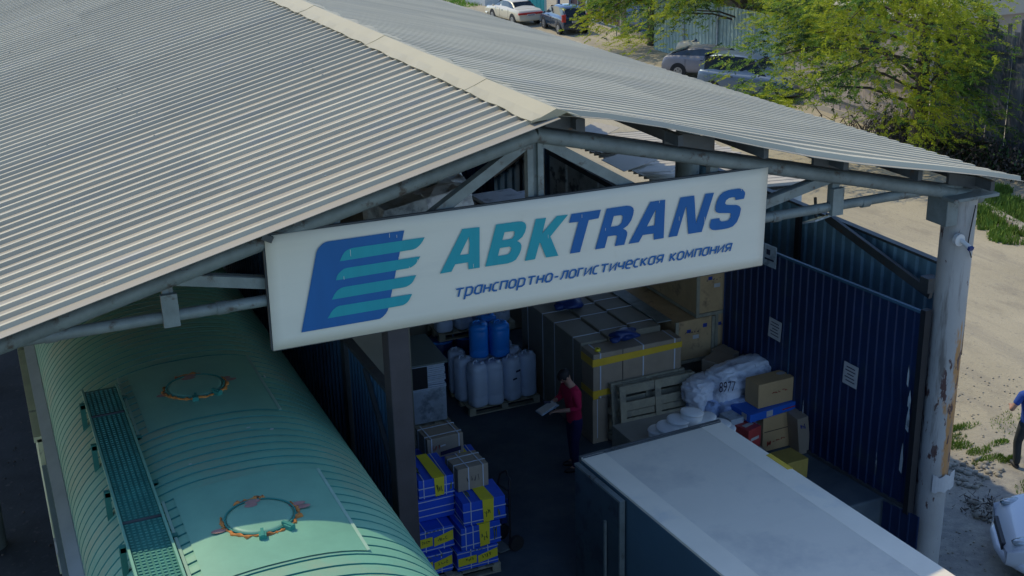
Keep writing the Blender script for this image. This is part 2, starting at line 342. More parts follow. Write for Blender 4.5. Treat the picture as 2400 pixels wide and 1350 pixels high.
for sgn in (-1, 1):
    for xx in (1.2, 2.4, 3.6, 4.9, 6.2):
        for j in range(0, 110, 2):
            if R_.random() < .3: mb.box((sgn*xx, YF+.27*j+.235, zr(xx)+.043), (.022, .022, .01))
cobj('roof_screw', mb, 'steel')['kind'] = 'stuff'
# ridge cap in short wavy sheets
y = YF-.06; k = 0
mb = MB()
while y < YB:
    L = 2.0; ns = 8; vs = []
    for j in range(ns+1):
        t = y+L*j/ns
        wv = .008*math.sin(t*7); wl = .035*math.sin(t*5.3+k)
        lift = .012+.006*k % .012
        for x, z in ((-.30+wl*.3, zr(.3)+.052+wv), (-.16, zr(.16)+.062), (0, HR+.09), (.16, zr(.16)+.062), (.30+wl, zr(.3)+.052-wv)):
            vs.append((x, t, z+(k % 2)*.006))
    mb.add(vs, [(j*5+i, j*5+i+1, (j+1)*5+i+1, (j+1)*5+i) for j in range(ns) for i in range(4)], 0, False)
    y += L-.02; k += 1
rc = cobj('ridge_cap', mb, 'cap'); m_ = rc.modifiers.new('s', 'SOLIDIFY'); m_.thickness = .008
# bent front end of the cap
mb = MB(); mb.prism([(-.30, YF-.07, zr(.3)+.045), (0, YF-.07, HR+.09), (.14, YF-.075, HR+.04), (.02, YF-.07, HR+.0), (-.1, YF-.07, HR-.02)], (0, .012, 0)); cobj('ridge_cap_end', mb, 'cap')
ZT, ZB = 6.45, 4.97
def truss(Y, m, r=1., front=False):
    t = MB(); root = None
    mbx = MB()
    # top chords: a pair of channels
    for s in (-1, 1):
        e_ = 6.75 if s > 0 else 10.4; mbx.bar((0, Y+.05, ZT), (s*e_, Y+.05, ZT-TA*e_), .10*r, .16*r, 1)
        if front: mbx.tube([(0, Y-.05, ZT-.02), (s*6.7, Y-.05, ZT-.02-TA*6.7)], .088, 14)
    root = cobj('truss', mbx, [m, 'dsteel'], bevel=.01)
    def part(nm, mb_): return obj(nm, mb_, m, root)
    b = MB(); xs = [-6.5, -5.2, 0, 5.2, 6.5]; b.tube([(-6.6, Y-.02, ZB), (-2.2, Y-.02, ZB), (2.2, Y-.02, ZB), (6.35, Y-.02, ZB+.02)], .065*r, 12)
    if front:
        for x in (-5.45, 4.75, 3.35, -3.7): b.tube([(x-.06, Y-.02, ZB), (x+.06, Y-.02, ZB)], .074, 12)
    part('bottom_chord', b)
    for x in (0, -2.4, 2.4, -4.25, 4.25):
        b = MB(); z1 = ZT-TA*abs(x)-.03
        if x == 0: b.mm((x-.10, Y-.05, ZB), (x-.03, Y+.05, z1)); b.mm((x+.03, Y-.05, ZB), (x+.10, Y+.05, z1)); b.mm((x-.03, Y+.0, ZB), (x+.03, Y+.02, z1))
        else: b.mm((x-.055, Y-.05, ZB), (x+.055, Y+.05, z1))
        if front and abs(x) > 3: b.mm((x-.085, Y-.12, ZB-.09), (x+.085, Y-.05, ZB+.27))
        part('strut', b)
    for s in (-1, 1):
        for (xa, za), (xb, zb) in (((.12, ZT-.12), (2.3, ZB+.05)), ((2.5, ZB+.05), (4.15, ZT-TA*4.15-.06))):
            b = MB(); b.bar((s*xa, Y-.03, za), (s*xb, Y-.03, zb), .05, .12*r); b.bar((s*xa, Y+.02, za+.05), (s*xb, Y+.02, zb+.05), .10*r, .03); part('diagonal', b)
    return root
truss(0, 'steel', 1., True)
for Y in (7.15, 14.1, 21.2): truss(Y, 'dsteel', .95)
# flat brackets and packing plates on the front top chord
for x, l_ in ((.35, .5), (2.0, .7), (4.1, .55), (6.35, .6)):
    mb = MB(); za = ZT-TA*x+.10; mb.prism([(x-l_/2, -.12, za+TA*l_/2), (x+l_/2, -.12, za-TA*l_/2), (x+l_/2, -.12, za-TA*l_/2+.16), (x-l_/2, -.12, za+TA*l_/2+.16)], (0, .05, 0)); cobj('packing_plate', mb, 'dsteel')
mb = MB()
# purlins
for s in (-1, 1):
    for x in (.45, 1.7, 2.9, 4.1, 5.3, 6.55)+((7.9, 9.2, 10.3) if s < 0 else ()):
        p = MB(); z = zr(x)-.09; p.mm((s*x-.035, YF+.15 if x > .5 else YF+.3, z-.07), (s*x+.035, YB-.5, z+.06)); cobj('purlin', p, 'dsteel')
# round columns
def column(x, Y, m='column', zt=4.90, r=.228):
    b = MB(); b.tube([(x-.03, Y, G-.05), (x, Y, zt-.35), (x, Y, zt-.05)], [r*.97, r, r*1.01], 28); c = cobj('column', b, m)
    b = MB(); b.mm((x-.42, Y-.34, zt-.05), (x+.36, Y+.34, zt)); b.mm((x-.40, Y-.2, zt-.42), (x-r*.9, Y+.2, zt-.052)); obj('cap_plate', b, 'steel', c, bevel=.01)
    return c
rc_m = mat('rusting column paint', (.37, .365, .35), .6, 0, .10, 1.5, .2, 30)
def rusty():
    n = rc_m.node_tree.nodes; l = rc_m.node_tree.links; b = n['Principled BSDF']; base = b.inputs['Base Color'].links[0].from_socket
    tc = n['Texture Coordinate']; sx = n.new('ShaderNodeSeparateXYZ'); l.new(tc.outputs['Object'], sx.inputs[0])
    def ramp(v, lo, hi, a=0, c=1):
        r = n.new('ShaderNodeMapRange'); r.inputs[1].default_value = lo; r.inputs[2].default_value = hi; r.inputs[3].default_value = a; r.inputs[4].default_value = c; l.new(v, r.inputs[0]); return r.outputs[0]
    def noise(sc, st):
        mp = n.new('ShaderNodeMapping'); mp.inputs['Scale'].default_value = st; l.new(tc.outputs['Object'], mp.inputs[0])
        z = n.new('ShaderNodeTexNoise'); z.inputs['Scale'].default_value = sc; z.inputs['Detail'].default_value = 9; z.inputs['Roughness'].default_value = .66; l.new(mp.outputs[0], z.inputs['Vector']); return ramp(z.outputs['Fac'], .28, .72)
    def m(op, a, c):
        q = n.new('ShaderNodeMath'); q.operation = op
        for i, v in enumerate((a, c)):
            if isinstance(v, (int, float)): q.inputs[i].default_value = v
            else: l.new(v, q.inputs[i])
        return q.outputs[0]
    hz = m('MULTIPLY', ramp(sx.outputs['Z'], .2, .9), ramp(sx.outputs['Z'], 3.6, 2.6))      # rust lives between 0.3 and 3.2 m
    side = ramp(sx.outputs['X'], 6.20, 6.46)
    amt = m('ADD', m('MULTIPLY', m('MULTIPLY', hz, side), .58), m('MULTIPLY', noise(3.4, (1.6, 1.6, .4)), .75))
    def mix(f, a, c):
        x = n.new('ShaderNodeMix'); x.data_type = 'RGBA'; l.new(f, x.inputs[0])
        for i, q in ((6, a), (7, c)):
            if isinstance(q, tuple): x.inputs[i].default_value = (*q, 1)
            else: l.new(q, x.inputs[i])
        return x.outputs[2]
    c = mix(ramp(amt, .66, .80), base, (.46, .23, .08))
    dk = m('ADD', m('MULTIPLY', hz, .16), noise(5.5, (1.4, 1.4, .45)))
    c = mix(ramp(dk, .80, .86), c, (.09, .045, .04))
    c = mix(ramp(noise(2.6, (1.8, 1.8, .22)), .62, .92), c, (.17, .155, .14))
    l.new(c, b.inputs['Base Color'])
rusty()
column(6.4, 0, rc_m)
for Y in (7.15, 14.1, 21.2): column(6.4, Y, 'steel')
column(-6.6, 0, 'steel'); column(-6.6, 7.15, 'steel'); column(-6.6, 14.1, 'steel')
for Y in (0, 7.15, 14.1): column(-10.2, Y, 'steel', 3.95)
b = MB(); b.mm((-1.91, -.12, G-.05), (-1.66, .13, ZB)); b.mm((-1.93, -.14, ZB-.35), (-1.64, .15, ZB-.25)); cobj('square_post', b, 'post', bevel=.012)

# ================================================================== BANNER SIGN
YS = -.16
sign = thing('banner_sign', 'long white banner with blue and teal logo and lettering hung on the front truss', 'sign', (0, YS, 4.4))
def sp(px, py, yy=YS): q = at(px, py, Y=yy); return (q.x, q.z-4.4)
cr = [sp(620, 555), sp(1802, 393), sp(1788, 622), sp(642, 823)]
b = MB(); b.box((cr[0][0]+.02, -.02, cr[0][1]-.01), (.12, .05, .07), 0, 0, Matrix.Rotation(.5, 3, 'Y')); obj('corner_tie', b, 'dsteel', sign)
b = MB(); nx, nz = 48, 10; vs = []
for j in range(nz+1):
    for i in range(nx+1):
        s_, t_ = i/nx, j/nz
        x = (cr[3][0]*(1-s_)+cr[2][0]*s_)*(1-t_)+(cr[0][0]*(1-s_)+cr[1][0]*s_)*t_
        z = (cr[3][1]*(1-s_)+cr[2][1]*s_)*(1-t_)+(cr[0][1]*(1-s_)+cr[1][1]*s_)*t_
        wv = .006*math.sin(s_*9+t_*3)+.012*math.exp(-((s_-1)**2*60+(t_-.8)**2*30))
        vs.append((x, .012-abs(wv)*.5, z))
b.add(vs, [(j*(nx+1)+i, j*(nx+1)+i+1, (j+1)*(nx+1)+i+1, (j+1)*(nx+1)+i) for j in range(nz) for i in range(nx)], 0, True)
pn = obj('panel', b, 'banner', sign); m_ = pn.modifiers.new('s', 'SOLIDIFY'); m_.thickness = .012; m_.offset = -1
b = MB()
for (xa, za), (xb, zb) in ((cr[0], cr[1]), (cr[3], cr[2]), (cr[0], cr[3]), (cr[1], cr[2])): b.bar((xa, .05, za), (xb, .05, zb), .035, .035)
obj('frame', b, 'dsteel', sign)
def tr(o, sc, pts): return [sp(o[0]+x/sc, o[1]+y/sc, YS-.012) for x, y in pts]
ZA, ZTt, ZS, ZL = (1030, 480), (1320, 440), (1520, 430), (690, 530)
L5 = 1662/320
shape2d('logo_shield', [tr(ZL, L5, [(88,1298),(268,330),(280,295),(305,258),(350,215),(385,197),(420,188),(1340,55),(1150,995),(1138,1030),(1115,1070),(1075,1110),(1045,1130),(1010,1138)])], -.004, 'navy', sign, .001)
for pts in ([(552,430),(590,350),(612,318),(640,295),(675,277),(720,265),(1588,138),(1560,190),(1535,225),(1510,250),(1478,274),(1440,288)],
            [(508,662),(520,610),(540,578),(570,550),(600,525),(640,510),(1535,370),(1500,430),(1478,462),(1450,485),(1420,504),(1390,515)],
            [(457,897),(490,830),(520,790),(560,760),(600,744),(650,735),(1485,598),(1450,670),(1428,698),(1400,720),(1368,738),(1330,748)],
            [(407,1125),(450,1050),(478,1015),(510,990),(535,977),(560,970),(1435,828),(1400,900),(1378,928),(1350,950),(1322,965),(1290,972)]):
    shape2d('logo_stripe', [tr(ZL, L5, pts)], -.007, 'teal', sign, .001)
LET = [('teal', ZA, [[(15,1215),(410,430),(710,395),(712,1108),(515,1138),(508,1015),(282,1050),(215,1180)], [(362,890),(522,562),(535,700),(520,868)]]),
 ('teal', ZA, [[(810,1092),(1003,350),(1380,300),(1450,296),(1500,315),(1525,350),(1530,400),(1510,480),(1460,570),(1400,620),(1370,640),(1425,670),(1448,720),(1440,790),(1410,870),(1350,965),(1290,1005),(1200,1035)], [(1110,628),(1150,485),(1300,465),(1328,480),(1322,540),(1290,590),(1250,607)], [(1033,905),(1068,765),(1235,738),(1268,760),(1262,810),(1225,865),(1180,882)]]),
 ('teal', ZA, [[(1508,990),(1700,255),(1880,232),(1812,508),(2070,200),(2265,178),(1955,560),(2095,898),(1880,930),(1780,680),(1765,670),(1685,960)]]),
 ('navy', ZTt, [[(125,1162),(275,602),(108,622),(152,465),(668,390),(628,540),(455,572),(300,1135)]]),
 ('navy', ZTt, [[(567,1088),(770,372),(1120,320),(1190,325),(1235,355),(1248,400),(1235,480),(1200,580),(1140,665),(1060,725),(1115,755),(1132,790),(1130,830),(1080,1005),(912,1030),(945,900),(955,860),(940,842),(900,842),(790,858),(735,1062)], [(843,692),(895,502),(1020,485),(1050,495),(1052,540),(1030,620),(985,670)]]),
 ('navy', ZTt, [[(1158,990),(1540,252),(1800,215),(1772,888),(1598,918),(1598,808),(1405,835),(1335,962)], [(1475,688),(1635,385),(1612,665)]]),
 ('navy', ZS, [[(357,950),(570,250),(812,215),(840,705),(1008,185),(1158,165),(940,855),(705,892),(672,420),(660,420),(510,925)]]),
 ('navy', ZS, [[(1685,270),(1535,297),(1530,250),(1490,243),(1420,260),(1370,300),(1352,350),(1375,378),(1440,382),(1560,382),(1610,405),(1632,450),(1610,560),(1560,680),(1490,755),(1410,790),(1290,812),(1180,825),(1120,818),(1085,785),(1082,730),(1110,635),(1255,612),(1258,650),(1290,670),(1350,668),(1410,650),(1448,600),(1455,545),(1440,522),(1250,525),(1200,510),(1180,470),(1185,400),(1215,300),(1260,215),(1320,160),(1400,125),(1500,105),(1600,92),(1660,105),(1700,150),(1705,190)]])]
for m, o, loops in LET: shape2d('letter', [tr(o, 7.5, lp) for lp in loops], -.004, m, sign, .001)
# second line of writing
rr = random.Random(4); b = MB()
for _ in range(26):
    px, py = rr.uniform(760, 1740), rr.uniform(.0, 1); py = 560-(px-760)*.155+py*150; x, z = sp(px, py); l_ = rr.uniform(.02, .09); b.mm((x-.002, -.0095, z-l_), (x+.002, -.0088, z))
o = obj('scuff_mark', b, 'banner', sign); o['kind'] = 'stuff'
GL = {'т': (.8, [[(0, 1), (.8, 1)], [(.4, .93), (.4, 0)]]), 'р': (.66, [[(0, -.45), (0, 1), (.45, 1), (.64, .82), (.64, .18), (.45, 0), (.08, 0)]]),
 'а': (.66, [[(.64, 0), (.64, 1), (.2, 1), (0, .8), (0, .2), (.2, 0), (.56, 0)]]), 'н': (.62, [[(0, 0), (0, 1)], [(.62, 0), (.62, 1)], [(.08, .5), (.54, .5)]]),
 'с': (.52, [[(.52, 1), (.2, 1), (0, .8), (0, .2), (.2, 0), (.52, 0)]]), 'п': (.62, [[(0, 0), (0, 1), (.62, 1), (.62, 0)]]),
 'о': (.66, [[(.33, 1), (.18, 1), (0, .8), (0, .2), (.18, 0), (.48, 0), (.66, .2), (.66, .8), (.48, 1), (.33, 1)]]), '-': (.4, [[(0, .45), (.4, .45)]]),
 'л': (.66, [[(.66, 0), (.66, 1), (.24, 1), (.18, .3), (.02, 0)]]), 'г': (.48, [[(0, 0), (0, 1), (.48, 1)]]), 'и': (.62, [[(0, 1), (0, .06), (.62, .94), (.62, 0)]]),
 'ч': (.6, [[(0, 1), (0, .55), (.15, .4), (.52, .4)], [(.6, 1), (.6, 0)]]), 'е': (.64, [[(.08, .5), (.64, .5), (.64, .8), (.46, 1), (.18, 1), (0, .8), (0, .2), (.18, 0), (.58, 0)]]),
 'к': (.58, [[(0, 0), (0, 1)], [(.56, 1), (.14, .52), (.58, 0)]]), 'я': (.62, [[(.62, 0), (.62, 1), (.16, 1), (0, .86), (0, .62), (.16, .47), (.54, .47)], [(.34, .40), (.02, 0)]]),
 'м': (.82, [[(0, 0), (.06, 1), (.41, .25), (.76, 1), (.82, 0)]]), ' ': (.35, [])}
A, B, C = sp(1065, 697), sp(1712, 588), sp(1063, 679)
txt = 'транспортно-логистическая компания'; tot = sum(GL[c][0]+.30 for c in txt)-.30; sx_ = (B[0]-A[0])/(tot+.1); xh = C[1]-A[1]; tl = MB(); cx = 0; lay = 0
for c in txt:
    wd, strokes = GL[c]
    for st in strokes:
        P_ = [Vector((x, y, 0)) for x, y in st]; L_ = []; hw = .10; lay += 1
        for i, p in enumerate(P_):
            d0 = (P_[i]-P_[i-1]).normalized() if i else None; d1 = (P_[i+1]-P_[i]).normalized() if i < len(P_)-1 else None
            a = d0 or d1; b_ = d1 or d0; n = Vector((-(a+b_).y, (a+b_).x, 0)).normalized(); q = max(.45, n.dot(Vector((-b_.y, b_.x, 0)))); L_.append((p+n*hw/q, p-n*hw/q))
        vs = []
        for l_, r_ in L_:
            for v in (l_, r_): X = (cx+v.x+.22*v.y)*sx_; vs.append((A[0]+X, -.0045-.0003*(lay % 3), A[1]+(B[1]-A[1])*X/(B[0]-A[0])+v.y*xh))
        tl.add(vs, [(2*i, 2*i+1, 2*i+3, 2*i+2) for i in range(len(L_)-1)])
    cx += wd+.30
obj('tagline_lettering', tl, 'navy', sign)

# ================================================================== RAIL WAGON
WX, WW = -3.89, 1.625
wag = thing('rail_wagon', 'pale green covered rail freight wagon with ribbed arched roof and a roof walkway', 'rail wagon', (WX, 0, G))
def wz(u): return 2.59+.91*max(0, 1-abs(u)**2.5)**.62
def wo(name, mb, m, parent=None, **k):
    o = obj(name, mb, m, parent or wag, **k)
    if not parent: o.location = (-WX, 0, -G)
    return o
us = [-1+2*(.5-.5*math.cos(PI*i/36)) for i in range(37)]
def arch(mb, ys, hs, ms, u0=-1, u1=1, lift=0, smooth=True):
    U = [u for u in us if u0 <= u <= u1]; n = len(U)
    pts = []
    for u in U:
        e = 1e-3; nx_ = -(wz(min(1, u+e))-wz(max(-1, u-e))); nz_ = WW*(min(1, u+e)-max(-1, u-e)); L = math.hypot(nx_, nz_); pts.append((WX+WW*u, wz(u), nx_/L, nz_/L))
    vs = []
    for y, h in zip(ys, hs): vs += [(x+nx_*(h+lift), y, z+nz_*(h+lift)) for x, z, nx_, nz_ in pts]
    for j in range(len(ys)-1): mb.add([vs[j*n+i] for i in range(n)]+[vs[(j+1)*n+i] for i in range(n)], [(i, i+1, n+i+1, n+i) for i in range(n-1)], ms[j], smooth)
ys, hs, ms = [], [], []; y = -8.2
while y < 11.5:
    for a, h, m in ((0, 0, 0), (.09, .004, 0), (.138, 0, 1), (.146, -.018, 1), (.162, -.018, 1), (.17, 0, 0)): ys.append(y+a); hs.append(h); ms.append(m)
    y += .182
mb = MB(); arch(mb, ys, hs, ms); wo('roof', mb, ['wagon', 'seam'])
mb = MB(); 
for x, d in ((WX-WW, -1), (WX+WW, 1)): mb.mm((x-.012, -8.2, 2.26), (x+.012, 11.5, 2.60))
mb.prism([(WX-WW-.15, -3.0, 2.52), (WX-WW+.02, -3.0, 2.60), (WX-WW+.02, -3.0, 2.57), (WX-WW-.15, -3.0, 2.49)], (0, 14.4, 0)); wo('cornice', mb, 'wagon_g')
mb = MB(); mb.mm((WX-WW+.03, -8.2, .05), (WX+WW-.03, 11.5, 2.45)); wb = wo('body', mb, 'wagon_d')
for yy in [-8+.5*i for i in range(39)]:
    pass
mb = MB()
for i in range(40): mb.mm((WX-WW-.01, -8+.5*i, .1), (WX-WW+.032, -7.93+.5*i, 2.26))
obj('side_rib', mb, 'wagon_d', wb)
mb = MB(); mb.mm((-5.72, 3.3, .3), (-5.66, 9.5, 2.34)); mb.mm((-5.76, 3.3, 2.30), (-5.6, 9.5, 2.38)); wo('sliding_door', mb, 'wagon_p')
mb = MB(); mb.mm((-5.66, -1.8, .3), (-5.60, 3.2, 2.17)); d_ = wo('sliding_door', mb, 'wagon_d')
mb = MB(); mb.bar((-5.70, -.9, 1.6), (-5.70, -.9, 2.05), .05); obj('handle', mb, 'white', d_); mb = MB(); mb.box((-5.70, 1.2, 1.9), (.08, .12, .16)); mb.box((-5.70, 1.1, 1.75), (.06, .16, .2)); obj('latch', mb, 'white', d_)
mb = MB(); mb.mm((-5.72, -8, 1.95), (-5.60, 3.2, 2.01)); wo('door_rail', mb, 'wagon_g')
# flat plates around hatches
for yc in (-5.41, -2.01, 1.39):
    mb = MB(); arch(mb, [yc-.89, yc+.89], [.007, .007], [0], -.50, .52, .006); pl = wo('hatch_plate', mb, 'lid')
    for u in (-.49, .50): b = MB(); x = WX+WW*u; b.bar((x, yc-.89, wz(u)+.017), (x, yc+.89, wz(u)+.017), .03, .008); obj('plate_edge', b, 'plateedge', pl)
    h = MB(); zc = wz(0)
    prof = [(0, .034), (.17, .033), (.28, .030), (.312, .024), (.322, .008), (.322, -.03)]
    h.lathe(prof, (WX, yc, zc), 40); lid = wo('hatch', h, 'lid')
    b = MB(); pts = [(WX+.34*math.cos(t), yc+.34*math.sin(t), zc+.02) for t in [2*PI*i/40 for i in range(41)]]; b.tube(pts, .009, 6, cap=False); obj('rim', b, 'seam', lid)
    rr = random.Random(int(yc*10))
    b = MB()
    for a0, a1 in ((2.7, 3.5), (3.5, 4.95), (4.9, 5.6), (5.55, 6.75), (1.2, 2.1)):
        n_ = 14; pp = []; rd = []
        for i in range(n_):
            t = a0+(a1-a0)*i/(n_-1); r = .362+rr.uniform(-.012, .03); pp.append((WX+r*math.cos(t), yc+r*math.sin(t), zc+.016-.013*abs(math.cos(t))**2)); rd.append(rr.choice((.008, .014, .02, .03))*rr.uniform(.8, 1.1) if 0 < i < n_-1 else .006)
        b.tube(pp, rd, 7)
    obj('rusty_seal', b, 'rust', lid)
    for a in (4.55, 5.25): b = MB(); b.box((WX+.40*math.cos(a), yc+.40*math.sin(a), zc+.01), (.09, .07, .09), a); b.box((WX+.38*math.cos(a), yc+.38*math.sin(a), zc+.05), (.03, .14, .03), a+1.57); obj('clamp', b, 'seam', lid)
    for a, r in ((.25, .40), (.05, .43), (3.35, .42), (1.6, .28), (1.75, .22)):
        b = MB(); b.lathe([(0, .001), (.05, .0)], (WX+r*math.cos(a), yc+r*math.sin(a), zc+(.036 if r < .33 else .008)), 9, sx=1.2+rr.random()*.6, sy=.8); obj('primer_patch', b, 'pink', lid)
mb = MB()
for px, py, a, c_ in ((582, 1003, .05, .02), (637, 1006, .04, .03), (446, 1089, .03, .02), (248, 1072, .04, .03), (535, 942, .03, .015), (620, 880, .02, .08)):
    q = at(px, py, Z=3.5); u = (q.x-WX)/WW; z = wz(max(-.99, min(.99, u))); q = at(px, py, Z=z); mb.lathe([(0, .001), (1, 0)], (q.x, q.y, wz(max(-.99, min(.99, (q.x-WX)/WW)))+.006), 7, sx=a*.6, sy=c_*.6)
o = wo('droppings', mb, 'white'); o['kind'] = 'stuff'
# walkway
wk = MB(); wk.mm((-5.12, -8, 3.435), (-4.74, 1.98, 3.445)); walk = wo('roof_walkway', wk, 'walk')
b = MB()
for x in (-5.135, -4.735): b = MB(); b.mm((x-.012, -8, 3.42), (x+.012, 2.0, 3.48)); obj('edge_rail', b, 'lid', walk)
b = MB()
y = -8
while y < 1.93:
    for k in range(7):
        x = -5.09+k*.053
        b.mm((x-.015, y, 3.446), (x+.015, y+.02, 3.456))
    y += .055
o = obj('grating', b, 'walkbar', walk); o['kind'] = 'stuff'
b = MB()
for yy in (1.19, -1.45, -4.05): b = MB(); b.mm((-5.12, yy-.015, 3.446), (-4.74, yy+.015, 3.462)); obj('joint_plate', b, 'dsteel', walk)
for yy in (1.65, .48, -.68, -1.85, -3.0, -4.2):
    b = MB(); b.mm((-5.21, yy-.03, 3.05), (-5.15, yy+.03, 3.44)); b.mm((-4.72, yy-.03, 3.32), (-4.66, yy+.03, 3.44)); b.mm((-5.2, yy-.03, 3.38), (-4.67, yy+.03, 3.43)); obj('bracket', b, 'walk', walk)
b = MB()
for yy in (-6, -4.2, 6.5, 8.3):
    for x in (WX-.76, WX+.76): b.tube([(x-.05, yy, G+.45), (x+.05, yy, G+.45)], .45, 20)
wo('wheelset', b, 'dark')
tk = thing('rail_track', 'steel rail track under the green wagon', 'rail track', (WX, 0, G))
for x in (-.76, .76):
    b = MB(); b.mm((x-.035, -14, 0), (x+.035, 20, .1)); obj('rail', b, 'dsteel', tk)

# ================================================================== TRUCK
TT = .0523
truck = thing('delivery_truck', 'grey box truck backed up to the loading platform, seen over its pale flat roof', 'truck', (.775, .43, G), TT)
# local: x to the right, y forward(-) ; box back face at y=0
TH = 1.94-G; TWd, TL = 2.20, 6.4
def to(name, mb, m, parent=None, **k): return obj(name, mb, m, parent or truck, **k)
b = MB(); b.mm((0, -TL, .95), (TWd, 0, TH-.05)); body = to('cargo_box', b, 'truckside', bevel=.012)
b = MB(); b.mm((.02, -TL+.02, TH-.048), (TWd-.02, -.03, TH-.012)); to('roof', b, 'truckroof')
b = MB(); b.mm((0, -TL, TH-.05), (.34, 0, TH-.008)); b.mm((TWd-.34, -TL, TH-.05), (TWd, 0, TH-.008)); to('roof_trim', b, 'trucktrim', bevel=.008)
for yy in (-1.35, -2.62, -3.9, -5.2): b = MB(); b.mm((.345, yy-.006, TH-.0118), (TWd-.345, yy+.006, TH-.0108)); to('roof_seam', b, 'truckroof')
b = MB(); b.mm((-.015, -.035, TH-.10), (TWd+.015, .012, TH+.004)); b.mm((.01, -.075, TH-.02), (TWd-.01, -.05, TH-.0)); to('rear_rail', b, 'dsteel', bevel=.006)
b = MB(); b.mm((TWd-.02, -1.62, TH-.09), (TWd+.006, -1.15, TH-.003)); b.mm((TWd-.07, -1.61, TH-.0078), (TWd+.006, -1.16, TH-.001)); to('reflective_tape', b, 'yellow')
b = MB(); b.mm((-.09, -1.16, 1.0), (-.04, -.02, TH-.10)); dr = to('rear_door', b, 'truckdoor', bevel=.008)
b = MB(); b.mm((-.10, -1.18, 1.0), (-.03, -1.15, TH-.09)); b.mm((-.10, -1.18, TH-.10), (-.03, -.02, TH-.07)); obj('door_edge', b, 'steel', dr)
b = MB(); b.bar((-.12, -.85, TH-.5), (-.12, -.85, TH-1.4), .03); obj('lock_bar', b, 'steel', dr)
b = MB(); b.mm((.1, -TL-1.0, .5), (TWd-.1, -.1, .93)); to('chassis', b, 'dark')
b = MB(); b.mm((.08, -TL-1.95, .55), (TWd-.08, -TL-.1, 2.35)); to('cab', b, 'white', bevel=.12)
for x in (.25, TWd-.25):
    for yy in (-1.6, -TL-1.1): b = MB(); b.tube([(x-.14, yy, .46), (x+.14, yy, .46)], .45, 22); to('wheel', b, 'rubber')

# ================================================================== RIGHT SIDE WALLS AND GATE
gate = thing('sliding_gate', 'tall dark navy ribbed sheet gate with dents and pasted notices by the rusty column', 'gate', (6.01, .1, 0), .1018)
# local: +y runs back along the gate, x=0 plane
b = MB(); corr(b, (0, 0, .04), (0, 1, 0), (0, 0, 1), 4.4, 3.11, .17, .022, .03, .012, N=(-1, 0, 0), nseg=6)
for i, v in enumerate(b.v):
    x, y, z = v; d = .06*math.exp(-((y-.35)**2*9+(z-1.5)**2*5))+.05*math.exp(-((y-.15)**2*20+(z-.5)**2*6)); b.v[i] = (x+d, y, z)
obj('sheet', b, 'gate', gate)
b = MB(); b.bar((-.03, 0, 3.16), (-.03, 4.4, 3.16), .05, .04); obj('frame_rail', b, 'wallblue', gate); b = MB(); b.bar((-.01, 0, .03), (-.01, 4.4, .03), .05, .05); obj('frame_rail', b, 'dsteel', gate)
b = MB(); b.mm((-.05, -.10, -.05), (.07, -.01, 3.2)); obj('edge_post', b, 'dark', gate)
for y, z, l_, wd in ((.10, .55, .5, .05), (.04, 1.25, .42, .06), (.05, 1.62, .3, .05), (.12, 1.95, .35, .03), (2.25, .35, .55, .02), (.6, .28, .4, .02)):
    b = MB(); b.prism([(-.026, y, z), (-.026, y+wd, z+.04), (-.03, y+wd*.8, z+l_*.6), (-.034, y+wd*.3, z+l_), (-.03, y-.01, z+l_*.5)], (-.004, 0, 0)); obj('torn_edge', b, 'wallgrey', gate)
b = MB(); b.mm((-.028, 2.66, .05), (-.02, 2.68, 2.1)); obj('sheet_joint', b, 'wallblue', gate)
def notice(px, py, w_, h_, label, lines=4, tilt=0):
    q = at(px, py, X=5.97); 
    for _ in range(4): xx = 6.01-(q.y-.1)*.1022-.04; q = at(px, py, X=xx)
    t = thing('paper_notice', label, 'notice', q, .1018)
    b = MB(); T = Matrix.Rotation(tilt, 3, 'X'); b.box((0, 0, 0), (.006, w_, h_), 0, 0, T); obj('sheet', b, 'paper', t)
    b = MB()
    for i in range(lines): b.box(T@Vector((-.005, .02*math.sin(i*3), h_*.32-i*h_*.62/max(1, lines-1))), (.003, w_*(.6+.15*math.sin(i*2.3)), h_*.045), 0, 0, T)
    obj('print', b, 'ink', t)
notice(1816, 772, .30, .34, 'white printed notice pasted high on the navy gate nearer the cartons', 5, .06)
notice(1993, 879, .30, .36, 'white printed notice pasted on the middle of the navy gate', 5, .04)
t = tag(thing('company_plate', 'x y z w', 'sign', (0, 0, 0)), 'small square company plate with dark logo half hidden by the banner end', 'sign')
q = at(1805, 600, X=5.95); xx = 6.01-(q.y-.1)*.1022-.05; q = at(1804, 600, X=xx); t.location = q; t.rotation_euler[2] = .1018
b = MB(); b.box((0, 0, 0), (.008, .32, .36)); obj('plate', b, 'film', t)
b = MB(); b.box((-.007, .03, .06), (.003, .09, .09)); b.box((-.007, 0, -.06), (.003, .22, .03)); obj('logo', b, 'ink', t)
b = MB(); b.mm((5.86, -.16, -.78), (5.885, .46, -.01)); sk_ = obj('metal_skirt', b, 'gate', None); sk_.location = (0, 0, 0)
sk_.rotation_euler = (0, 0, 0)
b = MB(); corr(b, (5.89, .44, -.8), (.26, -.965, 0), (0, 0, 1), .64, .79, .16, .012, .03, .01, N=(-1, 0, 0)); 
bpy.data.objects.remove(sk_)
tag(obj('metal_skirt', b, 'gate'), 'small navy sheet skirt below the gate at the platform corner', 'panel')
